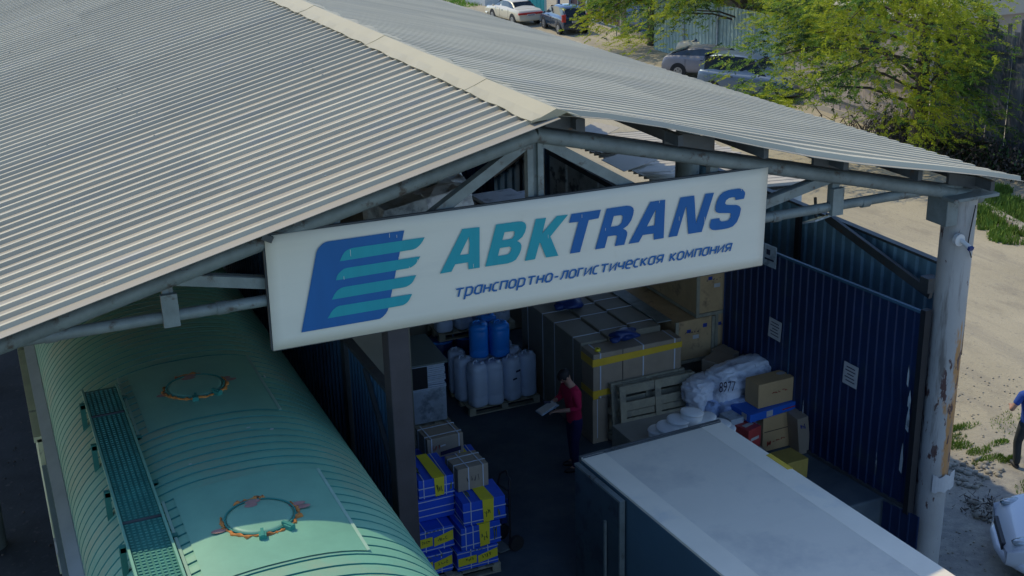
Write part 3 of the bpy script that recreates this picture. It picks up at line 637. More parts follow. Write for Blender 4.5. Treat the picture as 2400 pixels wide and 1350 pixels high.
# upper corrugated side wall behind the gate
sw = thing('side_wall', 'blue grey corrugated side wall rising behind the navy gate', 'wall', (6.85, 0, G))
b = MB(); corr(b, (6.85, .62, G), (0, 1, 0), (0, 0, 1), 7.4, 3.53-G, .25, .035, .10, .03, N=(-1, 0, 0)); o = obj('cladding', b, 'wallpale', sw); o.location = (-6.85, 0, -G)
b = MB(); b.mm((6.80, .6, 3.53), (6.92, 8.02, 3.57)); o = obj('top_flashing', b, 'dsteel', sw); o.location = (-6.85, 0, -G)
b = MB(); b.mm((6.74, 4.05, G), (6.80, 4.17, 3.5)); b.mm((6.72, 8.0, G), (6.9, 8.1, 3.5)); o = obj('stud', b, 'dark', sw); o.location = (-6.85, 0, -G)
b = MB(); pA, pB = at(1938, 508, X=6.6), at(2182, 690, X=6.6); b.bar(pA, pB, .06, .14); q = at(2178, 665, X=6.55); b.box(q, (.2, .18, .22)); tag(obj('diagonal_brace', b, 'dsteel'), 'dark steel brace slanting down to the rusty column behind the gate', 'brace')
# grey boarded wall further back
bw = thing('boarded_wall', 'worn grey boarded wall with cracks far back under the canopy', 'wall', (6.85, 0, G))
b = MB(); y = 8.2
while y < 14.0:
    wd = R_.choice((.9, 1.1, .7)); b.mm((6.78+R_.uniform(-.03, .03), y, G), (6.86, y+wd-.03, 2.42+R_.uniform(-.25, .1))); y += wd
o = obj('board', b, 'wallgrey', bw); o.location = (-6.85, 0, -G)
b = MB(); b.bar((6.72, 8.2, 2.2), (6.72, 14.1, 2.35), .06, .12); b.bar((6.7, 9, .6), (6.7, 14, .7), .05, .1); o = obj('rail', b, 'dsteel', bw); o.location = (-6.85, 0, -G)
rw = thing('rear_side_wall', 'tall navy corrugated wall behind the king post at the back right of the canopy', 'wall', (6.85, 14.2, G))
b = MB(); corr(b, (6.85, 14.25, G), (0, 1, 0), (0, 0, 1), 17, 4.5-G, .5, .05, .2, .05, N=(-1, 0, 0)); o = obj('cladding', b, 'wallblue', rw); o.location = (-6.85, -14.2, -G)
b = MB(); b.bar((6.74, 14.3, 2.6), (6.74, 22, 2.6), .06, .10); o = obj('girt', b, 'dark', rw); o.location = (-6.85, -14.2, -G)
b = MB(); b.bar((6.72, 14.5, 2.5), (6.72, 18.5, .4), .05, .10); o = obj('brace', b, 'dark', rw); o.location = (-6.85, -14.2, -G)
# lean-to shed outside
le = thing('lean_to_shed', 'low lean-to shed with broken pale corrugated roof beyond the side wall', 'shed', (7.5, 10, G))
b = MB(); corr(b, (6.93, 8.35, 2.66), (0, 1, 0), (1, 0, -.06), 5.6, 3.3, .23, .055, .175, .012, N=(.08, 0, 1), rnd=.10, ribmi=1)  # valley strips take the dark material, drawing the shade between ribs as colour
o = obj('roof', b, ['dsteel', 'shed'], le); o.location = (-7.5, -10, -G); o.modifiers.new('s', 'SOLIDIFY').thickness = .01
b = MB()
for i, (x, y, rx, s_) in enumerate(((7.3, 12.9, .12, .9), (7.4, 11.9, -.10, .9), (7.1, 10.7, .2, .8), (7.6, 13.4, .1, 1.), (7.2, 9.6, -.12, .6))):
    T = Matrix.Rotation(rx, 3, 'X') @ Matrix.Rotation(.25*i-.2, 3, 'Z'); b.box((x, y, 2.80+.02*i), (1.3*s_, .7, .012), 0, 0, T)
o = obj('loose_sheet', b, 'shed', le); o.location = (-7.5, -10, -G)
b = MB(); b.mm((6.98, 8.4, G), (9.9, 8.48, 2.42)); b.mm((9.9, 8.4, G), (9.98, 13.8, 2.40)); o = obj('wall', b, 'wallgrey', le); o.location = (-7.5, -10, -G)
# back wall and container row
bk = thing('back_wall', 'dark navy corrugated back wall deep under the canopy', 'wall', (1, 16.5, G))
b = MB(); corr(b, (-1.6, 16.5, G), (1, 0, 0), (0, 0, 1), 7.9, 4.4-G, .28, .05, .1, .04, N=(0, -1, 0)); o = obj('cladding', b, 'gate', bk); o.location = (-1, -16.5, -G)
b = MB(); 
for x in (.5, 2.6, 4.7): b.mm((x, 16.35, G), (x+.1, 16.44, 4.3))
o = obj('stud', b, 'dark', bk); o.location = (-1, -16.5, -G)
# left partition between wagon and platform
lp = thing('partition_wall', 'slate blue corrugated partition standing between the wagon and the stacked goods', 'wall', (-1.72, 2, G))
b = MB(); corr(b, (-1.73, .16, G), (0, 1, 0), (0, 0, 1), 2.08, 3.36-G, .14, .03, .05, .02, N=(-1, 0, 0)); corr(b, (-1.73, 2.42, G), (0, 1, 0), (0, 0, 1), 13.9, 3.36-G, .2, .035, .07, .02, N=(-1, 0, 0))
o = obj('cladding', b, 'wallblue', lp); o.location = (1.72, -2, -G)
b = MB(); b.mm((-1.80, .14, 3.36), (-1.68, 16.3, 3.41)); b.mm((-1.80, 2.26, G), (-1.70, 2.41, 3.38)); o = obj('frame', b, 'dsteel', lp); o.location = (1.72, -2, -G)
b = MB(); b.bar((-1.79, 1.35, 3.34), (-1.79, .15, 2.1), .05, .06); o = obj('brace', b, 'dsteel', lp); o.location = (1.72, -2, -G)

# ================================================================== GOODS
def pallet(label, loc, size=(1.2, .8), rz=0, group='wooden pallets', tilt=None, cat='pallet', cross=False):
    t = thing('wooden_pallet', label, cat, loc, rz, group); W, D = size
    if tilt is not None: t.rotation_euler = tilt
    b = MB()
    for i in range(6): x = -W/2+.05+(W-.1)*i/5; b.mm((x-.055 if i else -W/2, -D/2, .125), (x+.055 if i < 5 else W/2, D/2, .145))
    if cross:
        b = MB()
        for i in range(4): y = -D/2+.08+(D-.16)*i/3; b.mm((-W/2, y-.075, .125), (W/2, y+.075, .147))
        for x in (-W/2+.06, 0, W/2-.06): b.mm((x-.055, -D/2, .1475), (x+.055, D/2, .165))
        for i in (0, 5): y = -D/2+.07+(D-.14)*i/5; b.mm((-W/2, y-.06, -.02), (W/2, y+.06, -.002))
    obj('deck_boards', b, 'wood', t)
    for j in (-1, 0, 1):
        for i in (-1, 0, 1): b = MB(); b.box((i*(W/2-.06), j*(D/2-.05), .07), (.12, .09, .085)); obj('block', b, 'wood', t)
    b = MB()
    for j in (-1, 0, 1): b.mm((-W/2, j*(D/2-.05)-.05, 0), (W/2, j*(D/2-.05)+.05, .025)); b.mm((-W/2, j*(D/2-.05)-.05, .112), (W/2, j*(D/2-.05)+.05, .124))
    obj('runner', b, 'wood', t)
    return t
def carton(name, label, cat, x0, x1, y0, y1, z0, z1, m, rz=0, group=None, sx=(), sy=(), sz=(), bev=.008, sm='strap', sw=.012):
    """box from its extents; sx/sy: strap positions (0..1) along x/y running over the top, sz: belts"""
    cx, cy = (x0+x1)/2, (y0+y1)/2; W, D, H = x1-x0, y1-y0, z1-z0
    t = thing(name, label, cat, (cx, cy, z0), rz, group); b = MB(); b.mm((-W/2, -D/2, .001), (W/2, D/2, H)); 
    rr = random.Random(int(cx*97+cy*31+z0*7)); b.v = [(x+rr.uniform(-.006, .006), y+rr.uniform(-.006, .006), z+(rr.uniform(-.006, .0) if z > .1 else 0)) for x, y, z in b.v]
    obj('body', b, m, t, bevel=bev); e = .005
    for s in sx:
        b = MB(); x = -W/2+W*s; b.mm((x-sw/2, -D/2-e, 0.002), (x+sw/2, -D/2, H+e)); b.mm((x-sw/2, -D/2, H), (x+sw/2, D/2, H+e)); b.mm((x-sw/2, D/2, 0.002), (x+sw/2, D/2+e, H+e)); obj('strap', b, sm, t)
    for s in sy:
        b = MB(); y = -D/2+D*s; b.mm((-W/2-e, y-sw/2, .002), (-W/2, y+sw/2, H+e+.001)); b.mm((-W/2, y-sw/2, H+.001), (W/2, y+sw/2, H+e+.001)); b.mm((W/2, y-sw/2, .002), (W/2+e, y+sw/2, H+e+.001)); obj('strap', b, sm, t)
    for s in sz:
        b = MB(); z = H*s; b.mm((-W/2-e-.001, -D/2-e-.001, z-sw/2), (W/2+e+.001, -D/2-.001, z+sw/2)); b.mm((-W/2-e-.001, -D/2, z-sw/2), (-W/2-.001, D/2, z+sw/2)); b.mm((W/2+.001, -D/2, z-sw/2), (W/2+e+.001, D/2, z+sw/2)); obj('strap', b, sm, t)
    return t, W, D, H
def decal(t, name, m, pts, th=.003):
    b = MB(); P = [Vector(p) for p in pts]; n = (P[1]-P[0]).cross(P[2]-P[0]).normalized(); b.prism(P, n*th, 0); return obj(name, b, m, t)
def scribble(t, name, m, o, ux, uz, w_, h_, seed, n=5, r=.004):
    rr = random.Random(seed); b = MB(); o, ux, uz = Vector(o), Vector(ux), Vector(uz)
    for i in range(n):
        x = w_*i/n; pts = [o+ux*(x+w_/n*.85*rr.random())+uz*(h_*rr.random()) for _ in range(5)]; b.tube(pts, r, 5)
    return obj(name, b, m, t)
# -- blue and yellow cartons on a pallet
pallet('pallet under the blue and yellow cartons beside the square post', (-.72, 1.72, 0), (1.25, 1.1))
gB = 'blue and yellow strapped cartons'
def bluecarton(label, x0, x1, y0, y1, z0, z1, style, rz=0, **k):
    t, W, D, H = carton('blue_carton', label, 'box', x0, x1, y0, y1, z0, z1, 'bluebox', rz, gB, **k)
    if style == 'v':      # tape over the middle, running front to back
        a = .12*W+.03
        decal(t, 'yellow_label', 'ybox', [(-.02, -D/2-.008, .01), (-.02+a*1.4, -D/2-.008, .02), (.0+a*1.3, -D/2-.008, H+.006), (-.03, -D/2-.008, H+.008)])
        decal(t, 'yellow_label', 'ybox', [(-.05, -D/2-.004, H+.007), (.0+a*1.35, -D/2-.004, H+.007), (-.02+a*1.2, D/2, H+.007), (-.06, D/2, H+.007)])
        scribble(t, 'print', 'olive', (.0, -D/2-.013, H*.25), (1, 0, 0), (0, 0, 1), .09, H*.4, int(x0*100), 3, .006)
        scribble(t, 'print', 'olive', (.18, -D/2-.010, H*.2), (1, 0, 0), (0, 0, 1), .05, H*.6, int(x0*90), 2, .006)
        scribble(t, 'print', 'olive', (-.2, -D/4, H+.008), (1, 0, 0), (0, 1, 0), .06, D*.4, int(y0*90), 2, .006)
    elif style == 'h':    # two staggered labels on the front
        decal(t, 'yellow_label', 'ybox', [(-W/2+.01, -D/2-.008, H*.25), (-.02, -D/2-.008, H*.28), (-.02, -D/2-.008, H*.68), (-W/2+.01, -D/2-.008, H*.66)])
        decal(t, 'yellow_label', 'ybox', [(0, -D/2-.009, H*.22), (W/2-.01, -D/2-.009, H*.36), (W/2-.01, -D/2-.009, H*.80), (0, -D/2-.009, H*.60)])
        scribble(t, 'print', 'olive', (.05, -D/2-.014, H*.4), (1, 0, .1), (0, 0, 1), .15, .06, int(x0*77)+int(z0*10), 4, .005)
        scribble(t, 'print', 'olive', (-.18, -D/2-.014, H*.42), (1, 0, .1), (0, 0, 1), .12, .06, int(x0*79)+int(z0*10), 4, .005)
        scribble(t, 'print', 'olive', (-.12, -D/2-.012, H*.86), (1, 0, 0), (0, 0, 1), .26, .04, int(x0*70)+3, 5, .004)
    return t
bluecarton('bottom blue carton of the right front stack, two yellow labels side by side', -.72, -.12, 1.2, 1.68, .146, .45, 'h', sx=(.33, .75), sz=(.15, .9))
bluecarton('second blue carton from the bottom of the right front stack', -.66, -.07, 1.2, 1.68, .452, .80, 'v', .02, sx=(.12, .3), sz=(.2, .75))
bluecarton('top blue carton of the right front stack with yellow tape over its lid', -.58, .03, 1.22, 1.75, .802, 1.15, 'v', -.05, sx=(.18, .62), sz=(.15, .62))
bluecarton('bottom blue carton of the left front stack half hidden by the green wagon', -1.30, -.76, 1.28, 1.72, .146, .46, 'h', sx=(.7,), sz=(.15, .95))
bluecarton('second blue carton of the left front stack with two yellow labels', -1.28, -.70, 1.36, 1.78, .462, .80, 'h', sx=(.3, .75), sz=(.1, .9))
bluecarton('long plain blue carton lying below the strapped top carton', -1.22, -.58, 1.60, 2.14, .802, 1.13, 'n', sz=(.25, .55, .92), sy=(.5,))
bluecarton('topmost blue carton with yellow tape next to the square post', -1.06, -.56, 1.62, 2.34, 1.132, 1.42, 'v', -.04, sx=(.14, .78), sz=(.12, .55))
bluecarton('blue carton with yellow lid label behind the brown strapped cartons', -.22, .24, 2.45, 3.1, .62, 1.02, 'v', -.06, sx=(.2, .8), sz=(.8,))
bluecarton('blue carton under the rear brown carton', -.70, -.1, 2.5, 3.1, .146, 1.13, 'n', sz=(.4, .8))
bluecarton('blue carton at the back left of the pallet by the post', -1.35, -.76, 2.2, 2.7, .146, 1.0, 'h', sz=(.5,))
bluecarton('blue carton filling the middle of the pallet', -.70, -.16, 1.80, 2.4, .146, 1.13, 'n', sz=(.5,))
t, W, D, H = carton('brown_carton', 'brown carton crossed with white straps on top of the blue cartons', 'box', -.54, -.08, 1.56, 2.02, 1.152, 1.50, 'card2', .03, None, sx=(.35, .82), sy=(.3, .75), sw=.014)
scribble(t, 'print', 'ink', (-.1, -D/2-.004, .12), (1, 0, 0), (0, 0, 1), .2, .1, 3, 4, .002)
t, W, D, H = carton('brown_carton', 'brown carton with black print and clear straps at the back of the blue stack', 'box', -.58, -.02, 2.66, 3.12, 1.14, 1.46, 'card2', .02, None, sx=(.12, .88), sy=(.2, .8), sw=.016)
decal(t, 'label', 'ink', [(-.08, -D/2-.004, .03), (.24, -D/2-.004, .05), (.24, -D/2-.004, .12), (-.08, -D/2-.004, .09)]); scribble(t, 'print', 'redink', (-.2, -D/2-.004, .12), (1, 0, 0), (0, 0, 1), .14, .09, 8, 3)
decal(t, 'label', 'white', [(-.08, -D/2-.004, .17), (.0, -D/2-.004, .18), (.0, -D/2-.004, .20), (-.08, -D/2-.004, .19)])
# hand truck
t = thing('hand_truck', 'black hand truck standing behind the blue cartons with its looped handle up', 'hand truck', (.22, 1.75, 0), .2)
b = MB()
lp_ = [(-.0, -.13, .1), (0, -.14, .95), (.03, -.12, 1.12), (.05, 0, 1.2), (.03, .12, 1.12), (0, .14, .95), (-.0, .13, .1)]
b.tube(lp_, .017, 8); obj('frame', b, 'dark', t)
for z in (.35, .7, .95): b = MB(); b.bar((0, -.14, z), (0, .14, z), .02); obj('crossbar', b, 'dark', t)
b = MB(); b.mm((-.2, -.16, .03), (0, .16, .045)); obj('toe_plate', b, 'steel', t)
for y in (-.19, .19): b = MB(); b.tube([(.06, y-.03, .12), (.06, y+.03, .12)], .115, 18); obj('wheel', b, 'rubber', t)
b = MB(); b.bar((.02, .05, .35), (.03, .02, .75), .09, .04); obj('grip_cover', b, 'bluedk', t)
# sheet stack
pallet('pallet carrying the wrapped stack of white sheets', (.42, 6.30, 0), (1.0, 1.2), -.04)
t = thing('wrapped_sheet_stack', 'wrapped stack of white sheets with a dark square on its front', 'stack', (.42, 6.32, .147), -.04)
b = MB()
z = 0
b.mm((-.46, -.58, 0), (.46, .58, .62)); obj('wrapped_base', b, 'film', t, bevel=.02)
b = MB(); z = .625
rr = random.Random(2)
while z < 1.08:
    o_ = rr.uniform(-.012, .012); b.mm((-.45+o_, -.57-o_, z), (.45+o_, .57, z+.024)); z += .034
obj('sheets', b, 'sheet', t)
b = MB(); b.mm((-.20, -.60, .66), (.13, -.585, 1.05)); obj('dark_panel', b, 'dark', t)
b = MB(); T = Matrix.Rotation(.02, 3, 'Y'); b.box((-.06, -.02, 1.125), (1.10, 1.32, .03), -.05); tag(obj('cover_board', b, 'board', None, (.42, 6.32, .147)), 'dark greenish board lying on the wrapped sheet stack', 'board')
for zz, mm_ in ((1.2, 'dark'),):
    b = MB(); b.mm((-.5, .5, 0), (.4, 2.2, 1.1)); b.mm((-.45, .6, 1.1), (.3, 2.1, 1.7)); tag(obj('covered_goods', b, 'carddk', None, (.2, 6.9, .0), bevel=.03), 'dull covered goods standing behind the sheet stack', 'goods')
# drums / cans
def can(label, x, y, z, m, h=.78, r=.155, rz=0, group=None, name='plastic_can'):
    t = thing(name, label, 'can', (x, y, z), rz, group); b = MB()
    prof = [(0, 0), (r*.9, .0), (r, .03), (r, h*.2), (r*.975, h*.22), (r*.975, h*.24), (r, h*.26), (r, h*.78), (r*.97, h*.80), (r, h*.82), (r*.98, h*.92), (r*.80, h*.975), (r*.5, h*.985), (0, h*.985)]
    b.lathe(prof, n=22, p=3.2); obj('body', b, m, t)
    b = MB(); b.lathe([(.045, h*.96), (.045, h*1.02), (0, h*1.025)], (r*.45, -r*.35, 0), 12); obj('cap', b, m, t)
    b = MB(); b.tube([(-r*.55, 0, h*.97), (-r*.45, 0, h*1.04), (r*.05, .03, h*1.04), (r*.12, .03, h*.97)], .014, 7); obj('handle', b, m, t)
    return t
gC = 'white cans on the low pallet'
pallet('pallet under the white and blue plastic cans', (2.02, 6.42, 0), (1.35, 1.0), .0)
low = [(1.56, 6.05, 'front left white can on the pallet'), (1.86, 6.02, 'white can at the front edge between the two front corners, left of the printed one'), (2.20, 6.05, 'white can with small dark and blue labels on the pallet front'), (2.52, 6.10, 'white can at the front right corner of the pallet'),
       (1.44, 6.40, 'white can at the left side of the pallet behind the front one'), (1.76, 6.40, 'white can under the left blue canister'), (2.08, 6.42, 'white can under the right blue canister'), (2.40, 6.45, 'white can second from the right in the middle row'), (2.38, 6.80, 'white can at the right of the back row'), (1.45, 6.76, 'white can at the left of the back row'), (1.92, 6.78, 'white can hidden in the middle of the back row')]
for i, (x, y, lb) in enumerate(low):
    t = can(lb, x, y, .147, 'can', .80, .158, R_.uniform(-.4, .4), gC)
    if i == 2: b = MB(); b.box((.03, -.16, .55), (.1, .006, .035)); b.box((-.05, -.16, .42), (.09, .006, .03), 0, 0); obj('label', b, 'ink', t)
gD = 'bright blue canisters'
for x, y, lb in ((1.72, 6.33, 'bright blue canister standing left on the white cans'), (2.06, 6.22, 'bright blue canister in front on the white cans, nearest the middle'), (2.0, 6.66, 'bright blue canister behind the two others')): can(lb, x, y, .95, 'blue', .62, .17, R_.uniform(-.5, .5), gD)
gE = 'white cans of the upper rear row'
pallet('upper pallet holding the rear row of white cans', (2.05, 7.55, .95), (1.5, .7)); 
for i, x in enumerate((1.45, 1.83, 2.2, 2.58)): can(('leftmost', 'second', 'third', 'rightmost')[i]+' white can of the raised rear row just below the banner', x, 7.38, 1.10, 'can', .8, .16, .2*i, gE)
gF = 'dark blue barrels below the rear row'
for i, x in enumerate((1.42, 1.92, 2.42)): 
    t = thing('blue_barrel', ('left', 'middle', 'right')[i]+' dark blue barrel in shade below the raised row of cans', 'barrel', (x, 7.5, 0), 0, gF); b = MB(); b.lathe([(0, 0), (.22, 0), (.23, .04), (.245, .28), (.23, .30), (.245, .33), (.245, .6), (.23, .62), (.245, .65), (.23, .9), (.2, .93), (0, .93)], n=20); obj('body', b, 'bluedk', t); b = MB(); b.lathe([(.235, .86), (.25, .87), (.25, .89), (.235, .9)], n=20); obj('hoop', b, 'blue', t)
t = can('pale plastic can on the dark drum right of the cans, just below the banner', 3.45, 7.1, 1.12, 'can', .52, .16)
carton('blue_drum_box', 'dark blue crate carrying the single pale can', 'crate', 3.25, 3.7, 6.9, 7.4, 0, 1.12, 'bluedk', bev=.03)
b = MB(); b.prism([(3.28, 6.55, .02), (3.62, 6.5, .02), (3.56, 6.8, .02), (3.3, 6.85, .02)], (0, 0, .012)); tag(obj('paper_scrap', b, 'paper'), 'crumpled white paper on the floor right of the cans', 'paper')
# long strapped cartons
gL = 'long strapped cartons side by side'
for i, (x0, x1, lb) in enumerate(((2.80, 3.28, 'left long strapped carton behind the man in red'), (3.30, 3.80, 'middle long strapped carton of the three'), (3.82, 4.30, 'right long strapped carton next to the plywood crates'))):
    carton('long_carton', lb, 'box', x0, x1, 4.46, 6.9, .0, 1.66+.03*i, 'carddk', 0, gL, sy=(.12, .42, .62, .88), sw=.02, bev=.012)
carton('yellow_taped_carton', 'wide brown carton with yellow tape bands and white straps on the pallets', 'box', 2.80, 4.46, 4.02, 4.44, .82, 1.62, 'card2', 0, None, sx=(.08, .56, .92), sz=(), sw=.022, bev=.012)
yt = bpy.data.objects['yellow_taped_carton']
for z0, z1, dz in ((.60, .72, .0), (.06, .16, -.0)):
    b = MB(); b.prism([(-.835, -.219, z0-.02), (.835, -.219, z0+.03), (.835, -.219, z1+.01), (-.835, -.219, z1-.01)], (0, .006, 0)); b.mm((-.842, -.215, z0-.02), (-.833, .21, z1-.01)); obj('yellow_tape', b, 'yellow', yt)
b = MB(); b.mm((-.832, -.217, .0), (-.74, -.212, .14)); obj('yellow_tape', b, 'yellow', yt)
b = MB(); b.mm((-.29, -.2145, .02), (-.28, -.2125, .8)); obj('seam', b, 'dark', yt)
b = MB(); b.lathe([(.028, 0), (.05, 0), (.05, .045), (.028, .045)], n=18); t = obj('tape_roll', b, 'ybox', None, (2.93, 4.12, 1.63)); tag(t, 'yellow roll of tape on the corner of the yellow taped carton', 'tape roll')
carton('tall_carton', 'tall narrow carton standing below the left end of the yellow taped carton', 'box', 2.80, 3.08, 4.04, 4.44, 0, .81, 'card2', sx=(.3,))
carton('floor_carton', 'low wide carton hidden behind the leaning pallets', 'box', 3.12, 4.46, 4.1, 4.44, 0, .80, 'carddk')
for c_, s_, rr_, lb in (((3.55, 4.35, 1.70), (.26, .17, .09), 4, 'crumpled dark blue plastic bag on the yellow taped carton'), ((3.35, 6.1, 1.74), (.25, .25, .12), 9, 'dark blue bundle on the long cartons just under the banner')):
    t = thing('plastic_bag', lb, 'bag', c_); b = MB(); b.blob((0, 0, .03), s_, rr_, .22, freq=2.2, n=3); obj('bag_body', b, 'bluedk', t); b = MB(); b.blob((-.22, -.12, 0), (.1, .07, .05), rr_+1, .3, n=2); obj('knot', b, 'bluedk', t)
# leaning pallets
pallet('front grey pallet leaning on the cartons behind the truck', (3.86, 3.86, .55), (1.42, 1.02), 0, 'leaning pallets', cross=True, tilt=(PI/2-.12, 0, -.02))
pallet('rear grey pallet leaning behind the front one', (3.78, 4.05, .56), (1.42, 1.02), 0, 'leaning pallets', cross=True, tilt=(PI/2-.10, 0, .02))
# plywood crates
gP = 'plywood crates by the gate'
def crate(lb, x0, x1, y0, y1, z0, z1, marks=True):
    t, W, D, H = carton('plywood_crate', lb, 'crate', x0, x1, y0, y1, z0, z1, 'ply', 0, gP, bev=.006)
    b = MB()
    for s in (-1, 1): b.mm((s*(W/2-.03)-.03, -D/2-.018, .0), (s*(W/2-.03)+.03, -D/2-.0, H))
    b.mm((-W/2, -D/2-.02, -.06), (W/2, D/2, -.001)); obj('batten', b, 'wood', t)
    if marks:
        b = MB(); b.box((-.12, -D/2-.004, H*.72), (.08, .003, .06)); b.box((.2, -D/2-.004, H*.8), (.08, .003, .07)); obj('stencil', b, 'blueink', t)
        b = MB(); b.box((.02, -D/2-.004, H*.55), (.12, .003, .07)); obj('label', b, 'paper', t)
        scribble(t, 'print', 'ink', (-.2, -D/2-.005, H*.66), (1, 0, 0), (0, 0, 1), .3, .04, int(x0*10), 5, .004)
crate('lower left plywood crate right of the strapped long cartons', 4.62, 5.40, 4.5, 6.9, .95, 1.68)
crate('narrow plywood crate against the navy gate', 5.44, 5.86, 4.55, 6.4, .95, 1.70)
crate('topmost plywood crate just below the banner', 5.02, 5.80, 4.50, 6.6, 1.76, 2.62)
carton('dark_base_crate', 'dark crate underneath the plywood crates', 'crate', 4.62, 5.85, 4.7, 6.8, 0, .88, 'carddk')
b = MB(); b.mm((4.32, 4.6, 1.69), (4.60, 6.9, 1.71)); b.bar((4.32, 4.7, 1.73), (4.30, 6.9, 1.73), .02); tag(obj('long_profile', b, 'steel'), 'long thin metal profile lying between the cartons and crates', 'profile')
# heap by the gate
t = thing('goods_heap', 'bluish plastic wrapped sacks heaped left of the orange carton', 'sacks', (4.8, 3.3, 0))
for c_, r_, sd in (((-.05, .15, .36), (.36, .40, .46), 3), ((.33, .0, .30), (.34, .36, .40), 6), ((-.12, -.35, .20), (.32, .28, .30), 8), ((.45, -.42, .18), (.32, .25, .28), 12), ((.15, -.2, .62), (.32, .25, .16), 17), ((.72, .1, .4), (.3, .3, .42), 19)):
    b = MB(); b.crumple(c_, r_, sd, .14, n=4); obj('wrapped_sack', b, 'bag', t)
t = thing('woven_sack', 'grey white sack drooping at the left top of the heap', 'sack', (4.58, 3.55, .78), .3); b = MB(); b.crumple((0, 0, .06), (.30, .26, .20), 21, .16, n=5); obj('cloth', b, 'sack', t); b = MB(); b.crumple((-.16, -.1, -.12), (.14, .16, .2), 22, .16, n=4); obj('hanging_corner', b, 'sack', t)
t = thing('woven_sack', 'big white sack with black handwritten numbers lying over the heap', 'sack', (5.32, 3.46, .84), .14)
b = MB(); b.crumple((0, 0, .16), (.60, .30, .25), 31, .13); obj('cloth', b, 'sack', t)
b = MB(); b.crumple((-.45, -.12, -.06), (.26, .2, .22), 33, .14, n=4); obj('slumped_end', b, 'sack', t)
b = MB(); b.tube([(.06, -.34, .12), (.05, -.24, .40), (.05, 0, .47), (.05, .2, .38)], .008, 6); obj('tie', b, 'strap', t)
me = textmesh('8977', .1, .0)
for v in me.vertices: v.co = (-.74+v.co.x*.17, -.36+.05*v.co.x*.1, -.06+v.co.y*.24)
me.materials.clear(); me.materials.append(M['ink'])
o_ = bpy.data.objects.new('handwriting', me); COL.objects.link(o_); o_.parent = t; o_.rotation_euler = (-.22, .12, -.10); o_.location = (.0, -.0, .02)
carton('dull_carton', 'front dull brown carton poking out of the heap', 'box', 4.92, 5.34, 3.72, 4.12, .82, 1.16, 'card2', .5)
carton('dull_carton', 'rear dull brown carton beside the gate behind the heap', 'box', 5.3, 5.74, 4.0, 4.42, .80, 1.14, 'card2', .35)
t, W, D, H = carton('flat_blue_carton', 'long flat blue carton bridging the brown cartons under the orange carton', 'box', 4.78, 6.02, 2.52, 3.02, .64, .78, 'paleblue', .12)
b = MB(); b.box((-.22, -D/2-.003, H*.5), (.13, .003, .10)); obj('label', b, 'paper', t); b = MB(); b.box((.2, -D/2-.003, H*.45), (.3, .003, .02)); obj('print', b, 'redink', t)
b = MB(); b.box((-W/2-.003, -.1, H*.5), (.003, .12, .1)); obj('label', b, 'paper', t)
t, W, D, H = carton('orange_carton', 'light brown carton with red print lying on the flat blue carton', 'box', 5.04, 5.80, 2.60, 2.96, .782, 1.20, 'card3', .04)
scribble(t, 'print', 'redink', (-.12, -D/2-.004, .2), (1, 0, 0.05), (0, 0, 1), .32, .04, 5, 5, .005); b = MB(); b.lathe([(0, .003), (.07, 0)], (.22, .05, H), 12, sx=1.2, sy=.8); obj('label', b, 'paper', t)
t, W, D, H = carton('tall_brown_carton', 'tall brown carton with red logo standing under the flat blue carton', 'box', 5.12, 5.66, 2.54, 2.95, 0, .63, 'card3', .04)
scribble(t, 'logo', 'redink', (-.2, -D/2-.004, .10), (1, 0, .08), (0, 0, 1), .10, .08, 15, 3, .009); scribble(t, 'print', 'redink', (-.06, -D/2-.004, .14), (1, 0, .12), (0, 0, 1), .24, .035, 16, 5, .005); b = MB(); b.box((0, -D/2-.002, .36), (.5, .002, .012)); obj('seam', b, 'dark', t)
t, W, D, H = carton('leaning_carton', 'grey brown carton sheet leaning right of the tall brown carton', 'box', 5.66, 5.86, 2.2, 2.75, 0, .66, 'card2', -.1)
t.rotation_euler[1] = -.12; scribble(t, 'print', 'blueink', (-.05, -D/2-.004, .45), (1, 0, 0), (0, 0, 1), .10, .10, 25, 3, .006)
t, W, D, H = carton('yellowish_carton', 'small yellowish carton on the platform in front of the tall brown carton', 'box', 4.88, 5.28, 1.52, 1.95, 0, .34, 'ybox', .05); t.children[0].data.materials[0] = mat('yellow brown carton', (.40, .30, .07), .7, 0, .1, 4)
t, W, D, H = carton('red_packet', 'small red and white packet beside the rear corner of the truck roof', 'packet', 4.62, 4.92, 2.3, 2.6, .25, .62, 'red', .3); b = MB(); b.box((0, -D/2-.003, H*.5), (.2, .003, .05)); b.box((0, 0, H+.003), (.2, .08, .004)); obj('label', b, 'paper', t)
t, W, D, H = carton('small_carton', 'small pale carton between the plastic sacks and the red packet', 'box', 4.50, 4.75, 2.55, 2.85, 0, .72, 'film', .1)
carton('base_carton', 'low carton below the red packet', 'box', 4.55, 4.98, 2.2, 2.6, 0, .245, 'card2')
